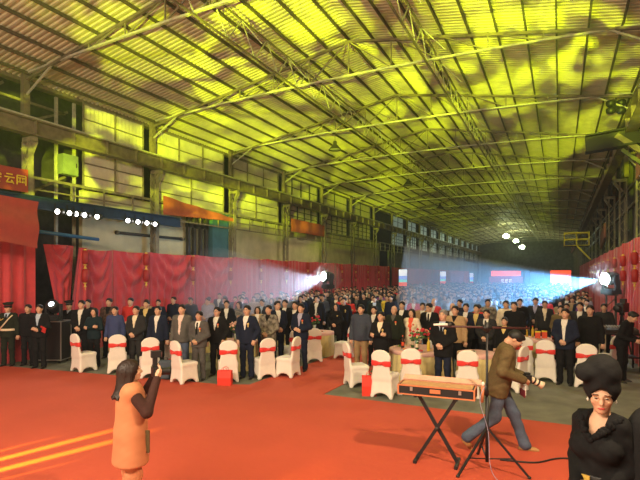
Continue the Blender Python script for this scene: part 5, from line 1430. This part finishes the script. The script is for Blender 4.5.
# ------------------------------------------------------------------ light
class DictLight:
    def __init__(s, l, R): s.l, s.R = l, R
def gobo(dl, scale, lo, hi, stretch=(1, 1), seed=0., wave=False, vm=None):
    l = dl.l; l.use_nodes = True; nt = l.node_tree; em = nt.nodes['Emission']
    R = dl.R; ge = nt.nodes.new('ShaderNodeNewGeometry'); dots = []
    for v in R:
        n = nt.nodes.new('ShaderNodeVectorMath'); n.operation = 'DOT_PRODUCT'; n.inputs[1].default_value = v; nt.links.new(ge.outputs['Incoming'], n.inputs[0]); dots.append(n)
    dx = nt.nodes.new('ShaderNodeMath'); dx.operation = 'DIVIDE'; dy = nt.nodes.new('ShaderNodeMath'); dy.operation = 'DIVIDE'
    for q, k in ((dx, 0), (dy, 1)): nt.links.new(dots[k].outputs['Value'], q.inputs[0]); nt.links.new(dots[2].outputs['Value'], q.inputs[1])
    cb = nt.nodes.new('ShaderNodeCombineXYZ'); nt.links.new(dx.outputs[0], cb.inputs[0]); nt.links.new(dy.outputs[0], cb.inputs[1]); cb.inputs[2].default_value = seed
    mp = nt.nodes.new('ShaderNodeMapping'); mp.inputs['Scale'].default_value = (stretch[0], stretch[1], 1); nt.links.new(cb.outputs[0], mp.inputs[0])
    if wave: n = nt.nodes.new('ShaderNodeTexWave'); n.inputs['Distortion'].default_value = 1.2
    else: n = nt.nodes.new('ShaderNodeTexNoise'); n.inputs['Detail'].default_value = 2.5; n.inputs['Distortion'].default_value = .6
    n.inputs['Scale'].default_value = scale; nt.links.new(mp.outputs[0], n.inputs['Vector'])
    mr = nt.nodes.new('ShaderNodeMapRange'); mr.interpolation_type = 'SMOOTHSTEP'; mr.inputs['From Min'].default_value = lo; mr.inputs['From Max'].default_value = hi
    nt.links.new(n.outputs['Fac'], mr.inputs['Value']); out = mr.outputs[0]
    if vm:
        ab = nt.nodes.new('ShaderNodeMath'); ab.operation = 'ABSOLUTE'; nt.links.new(dy.outputs[0], ab.inputs[0])
        m2 = nt.nodes.new('ShaderNodeMapRange'); m2.interpolation_type = 'SMOOTHSTEP'; m2.inputs['From Min'].default_value = vm * .75; m2.inputs['From Max'].default_value = vm; m2.inputs['To Min'].default_value = 1; m2.inputs['To Max'].default_value = 0; nt.links.new(ab.outputs[0], m2.inputs['Value'])
        mu = nt.nodes.new('ShaderNodeMath'); mu.operation = 'MULTIPLY'; nt.links.new(out, mu.inputs[0]); nt.links.new(m2.outputs[0], mu.inputs[1]); out = mu.outputs[0]
    nt.links.new(out, em.inputs['Strength'])
def aim(o, loc, tgt):
    o.location = loc; d = Vector(tgt) - Vector(loc); o.rotation_euler = d.to_track_quat('-Z', 'Y').to_euler()
def spot(name, loc, tgt, color, power, angle, blend=.3, size=.08):
    l = bpy.data.lights.new(name, 'SPOT'); l.energy = power; l.color = color; l.spot_size = math.radians(angle); l.spot_blend = blend; l.shadow_soft_size = size
    o = bpy.data.objects.new(name, l); COL.objects.link(o); aim(o, loc, tgt)
    M = o.rotation_euler.to_matrix(); l = DictLight(l, [tuple(M.col[k]) for k in range(3)]); return l
def area(name, loc, tgt, color, power, sx, sy):
    l = bpy.data.lights.new(name, 'AREA'); l.shape = 'RECTANGLE'; l.size = sx; l.size_y = sy; l.energy = power; l.color = color
    o = bpy.data.objects.new(name, l); COL.objects.link(o); aim(o, loc, tgt); return l
def point(name, loc, color, power, size=.25):
    l = bpy.data.lights.new(name, 'POINT'); l.energy = power; l.color = color; l.shadow_soft_size = size
    o = bpy.data.objects.new(name, l); COL.objects.link(o); o.location = loc; return l
WARM = (1., .74, .46)
spot('stage_key_lamp', (2.3, 4.0, 6.2), (-4.5, 8.0, 0), WARM, 1900, 110, .6, .12)
area('front_truss_lamps', (-5.5, -2.5, 6.2), (-6, 13, .5), (1, .82, .60), 1550, 10, .6)
area('roof_bounce_fill', (-5.5, -1.5, 1.0), (-6, 4, 10), (1, .70, .38), 300, 12, 2.5)  # added fill standing in for warm stage bounce on the roof
area('front_truss_downlights', (-4, 0, 7.0), (-5, 5.5, 0), WARM, 170, 9, .6)
# yellow patterned moving heads on the stage edge, thrown at roof and left wall
YG = (.72, .95, .008)
for i, (loc, tgt, pw, ang, sc, lo, hi, sd) in enumerate((
    ((-3, 1, 4.2), (-6.5, 11, 10), 14000, 66, 6.6, .46, .62, 1.3), ((1.5, 1.5, 4.2), (-.5, 13, 9.6), 15000, 64, 7.2, .45, .62, 4.7), ((-4, 1.5, 4.2), (-15.6, 16, 7.7), 30000, 58, 7.5, .47, .60, 8.1),
    ((-6, 0, 3.2), (-10, 22, 9.6), 34000, 36, 12, .45, .62, 12.4), ((0, 1, 3.2), (-2.5, 27, 9.8), 34000, 32, 13.0, .45, .62, 17.2), ((-5, 0, 4.2), (-15.5, 31, 7.7), 60000, 30, 13.0, .46, .6, 21.9))):
    l = spot('yellow_moving_head', loc, tgt, YG, pw, ang, .35, .03); gobo(l, sc, lo, hi, (1, 1.6), sd, vm={2: .14, 5: .07}.get(i))
# amber streaks across the carpet at lower left
l = spot('amber_gobo_lamp', (-8.1, -1.6, 2.2), (-6.72, 3.95, 0), (1, .78, .02), 30000, 12.5, .8, .01); gobo(l, 4.4, .45, 1.0, (1, .08), 2., True)
x_, y_ = G(300, 6.0); spot('amber_lamp', (x_ - .8, -1.5, 2.2), (x_, y_ - .35, 0), (1, .5, .03), 1800, 7, 1., .02)
# unseen fill lights added to brighten the crowd but not the roof
for x, y, pw in ((-10, 17, 70), (-2, 17, 70), (-10, 27, 70), (-2, 27, 70), (-6, 38, 90), (-6, 52, 90)):
    spot('crowd_fill_light', (x, y, 8.5), (x, y + .8, 0), (1, .86, .64), pw * 12, 140, .6, .3)
for px, py, d in ((506, 236, 72), (516, 241, 84), (522, 247, 82)):
    x, y, z = at(px, py, d); point('high_bay_glow', (x, y, z - .25), (.8, 1, .7), 900, .2)
# white blue beams
b1 = Vector((B1[0], B1[1], 2.47)); b2 = Vector((B2[0], B2[1], 2.47))
t1 = Vector(G(225, 17)).to_3d(); t1.z = 1.75
t2 = Vector(G(470, 17.5)).to_3d(); t2.z = 1.75
def shaft(name, b, t, half, L, dens, col, power, lab):
    ax = (t - b).normalized(); o0 = b + ax * .45
    spot('beam_lamp', o0, t, col, power, 2 * half, .35, .05)
    m = bpy.data.materials.new('haze_in_the_beam'); m.use_nodes = True; nt = m.node_tree; nt.nodes.remove(nt.nodes['Principled BSDF'])
    v = nt.nodes.new('ShaderNodeVolumeScatter'); v.inputs['Density'].default_value = dens; v.inputs['Anisotropy'].default_value = .2; v.inputs['Color'].default_value = (.92, .96, 1, 1)
    nt.links.new(v.outputs[0], nt.nodes['Material Output'].inputs['Volume'])
    tn = math.tan(math.radians(half)); prof = [(.01, 0.0), (.05, .02)] + [(.06 + tn * z, z) for z in np.linspace(.2, L, 8)] + [((.06 + tn * L) * q, L + (1 - q) * L * .12) for q in (.8, .4, .05)]
    mb = MB(); mb.lathe(prof, 28); q = ax.to_track_quat('Z', 'Y').to_matrix().to_4x4(); mb.xf(Matrix.Translation(o0) @ q)
    n0 = mb; g = MB(); g.ell(tuple(b), (.75, .75, .75), 20, 14)
    m2 = m.copy(); m2.node_tree.nodes['Volume Scatter'].inputs['Density'].default_value = .16
    o = mb.build(name, m, None, True); tag(o, lab, 'haze', kind='stuff')
    g.build('lamp_halo_haze', m2, o, True)  # denser haze ball added round the lamp head to imitate lens glare
shaft('light_shaft_haze', b1, t1, 12, 8.5, .10, (.66, .74, 1.), 4600, 'pale lilac shaft of lit haze before the left curtain')
shaft('light_shaft_haze', b2, t2, 20, 6.3, .15, (.16, .50, 1.), 8000, 'broad blue shaft of lit haze over the right side of the crowd')
for px in (59, 98.5, 148):
    x = -14.3; d = 480 * 14.3 / (CYAW * (560 - px)); y = (d + SYAW * x) / CYAW
    spot('par_spot', (x + .1, y - .15, 4.6), (x + 4, y - 6, .5), (1, .92, .8), 140, 60, .5, .1)
# world: dim night sky and the thin haze that fills the hall
w = bpy.data.worlds.new('night'); S.world = w; w.use_nodes = True; nt = w.node_tree
nt.nodes['Background'].inputs[0].default_value = (.03, .035, .045, 1); nt.nodes['Background'].inputs[1].default_value = 1
vs = nt.nodes.new('ShaderNodeVolumeScatter'); vs.inputs['Density'].default_value = HAZE; vs.inputs['Anisotropy'].default_value = .35; vs.inputs['Color'].default_value = (.9, .95, 1, 1)
nt.links.new(vs.outputs[0], nt.nodes['World Output'].inputs['Volume'])
# ------------------------------------------------------------------ camera
c = bpy.data.cameras.new('camera'); c.sensor_width = 36; c.lens = 27.0; c.shift_y = 36 / 640; c.clip_end = 300
co = bpy.data.objects.new('camera', c); COL.objects.link(co); co.location = (0, 0, EYE); co.rotation_euler = (PI / 2, 0, math.atan2(SYAW, CYAW)); S.camera = co
S.view_settings.view_transform = 'Standard'; S.view_settings.look = 'None'; S.view_settings.gamma = 1; S.view_settings.exposure = EXPO
S.cycles.max_bounces = 5; S.cycles.diffuse_bounces = 3; S.cycles.volume_bounces = 0; S.cycles.use_denoising = True; S.cycles.sample_clamp_indirect = 6
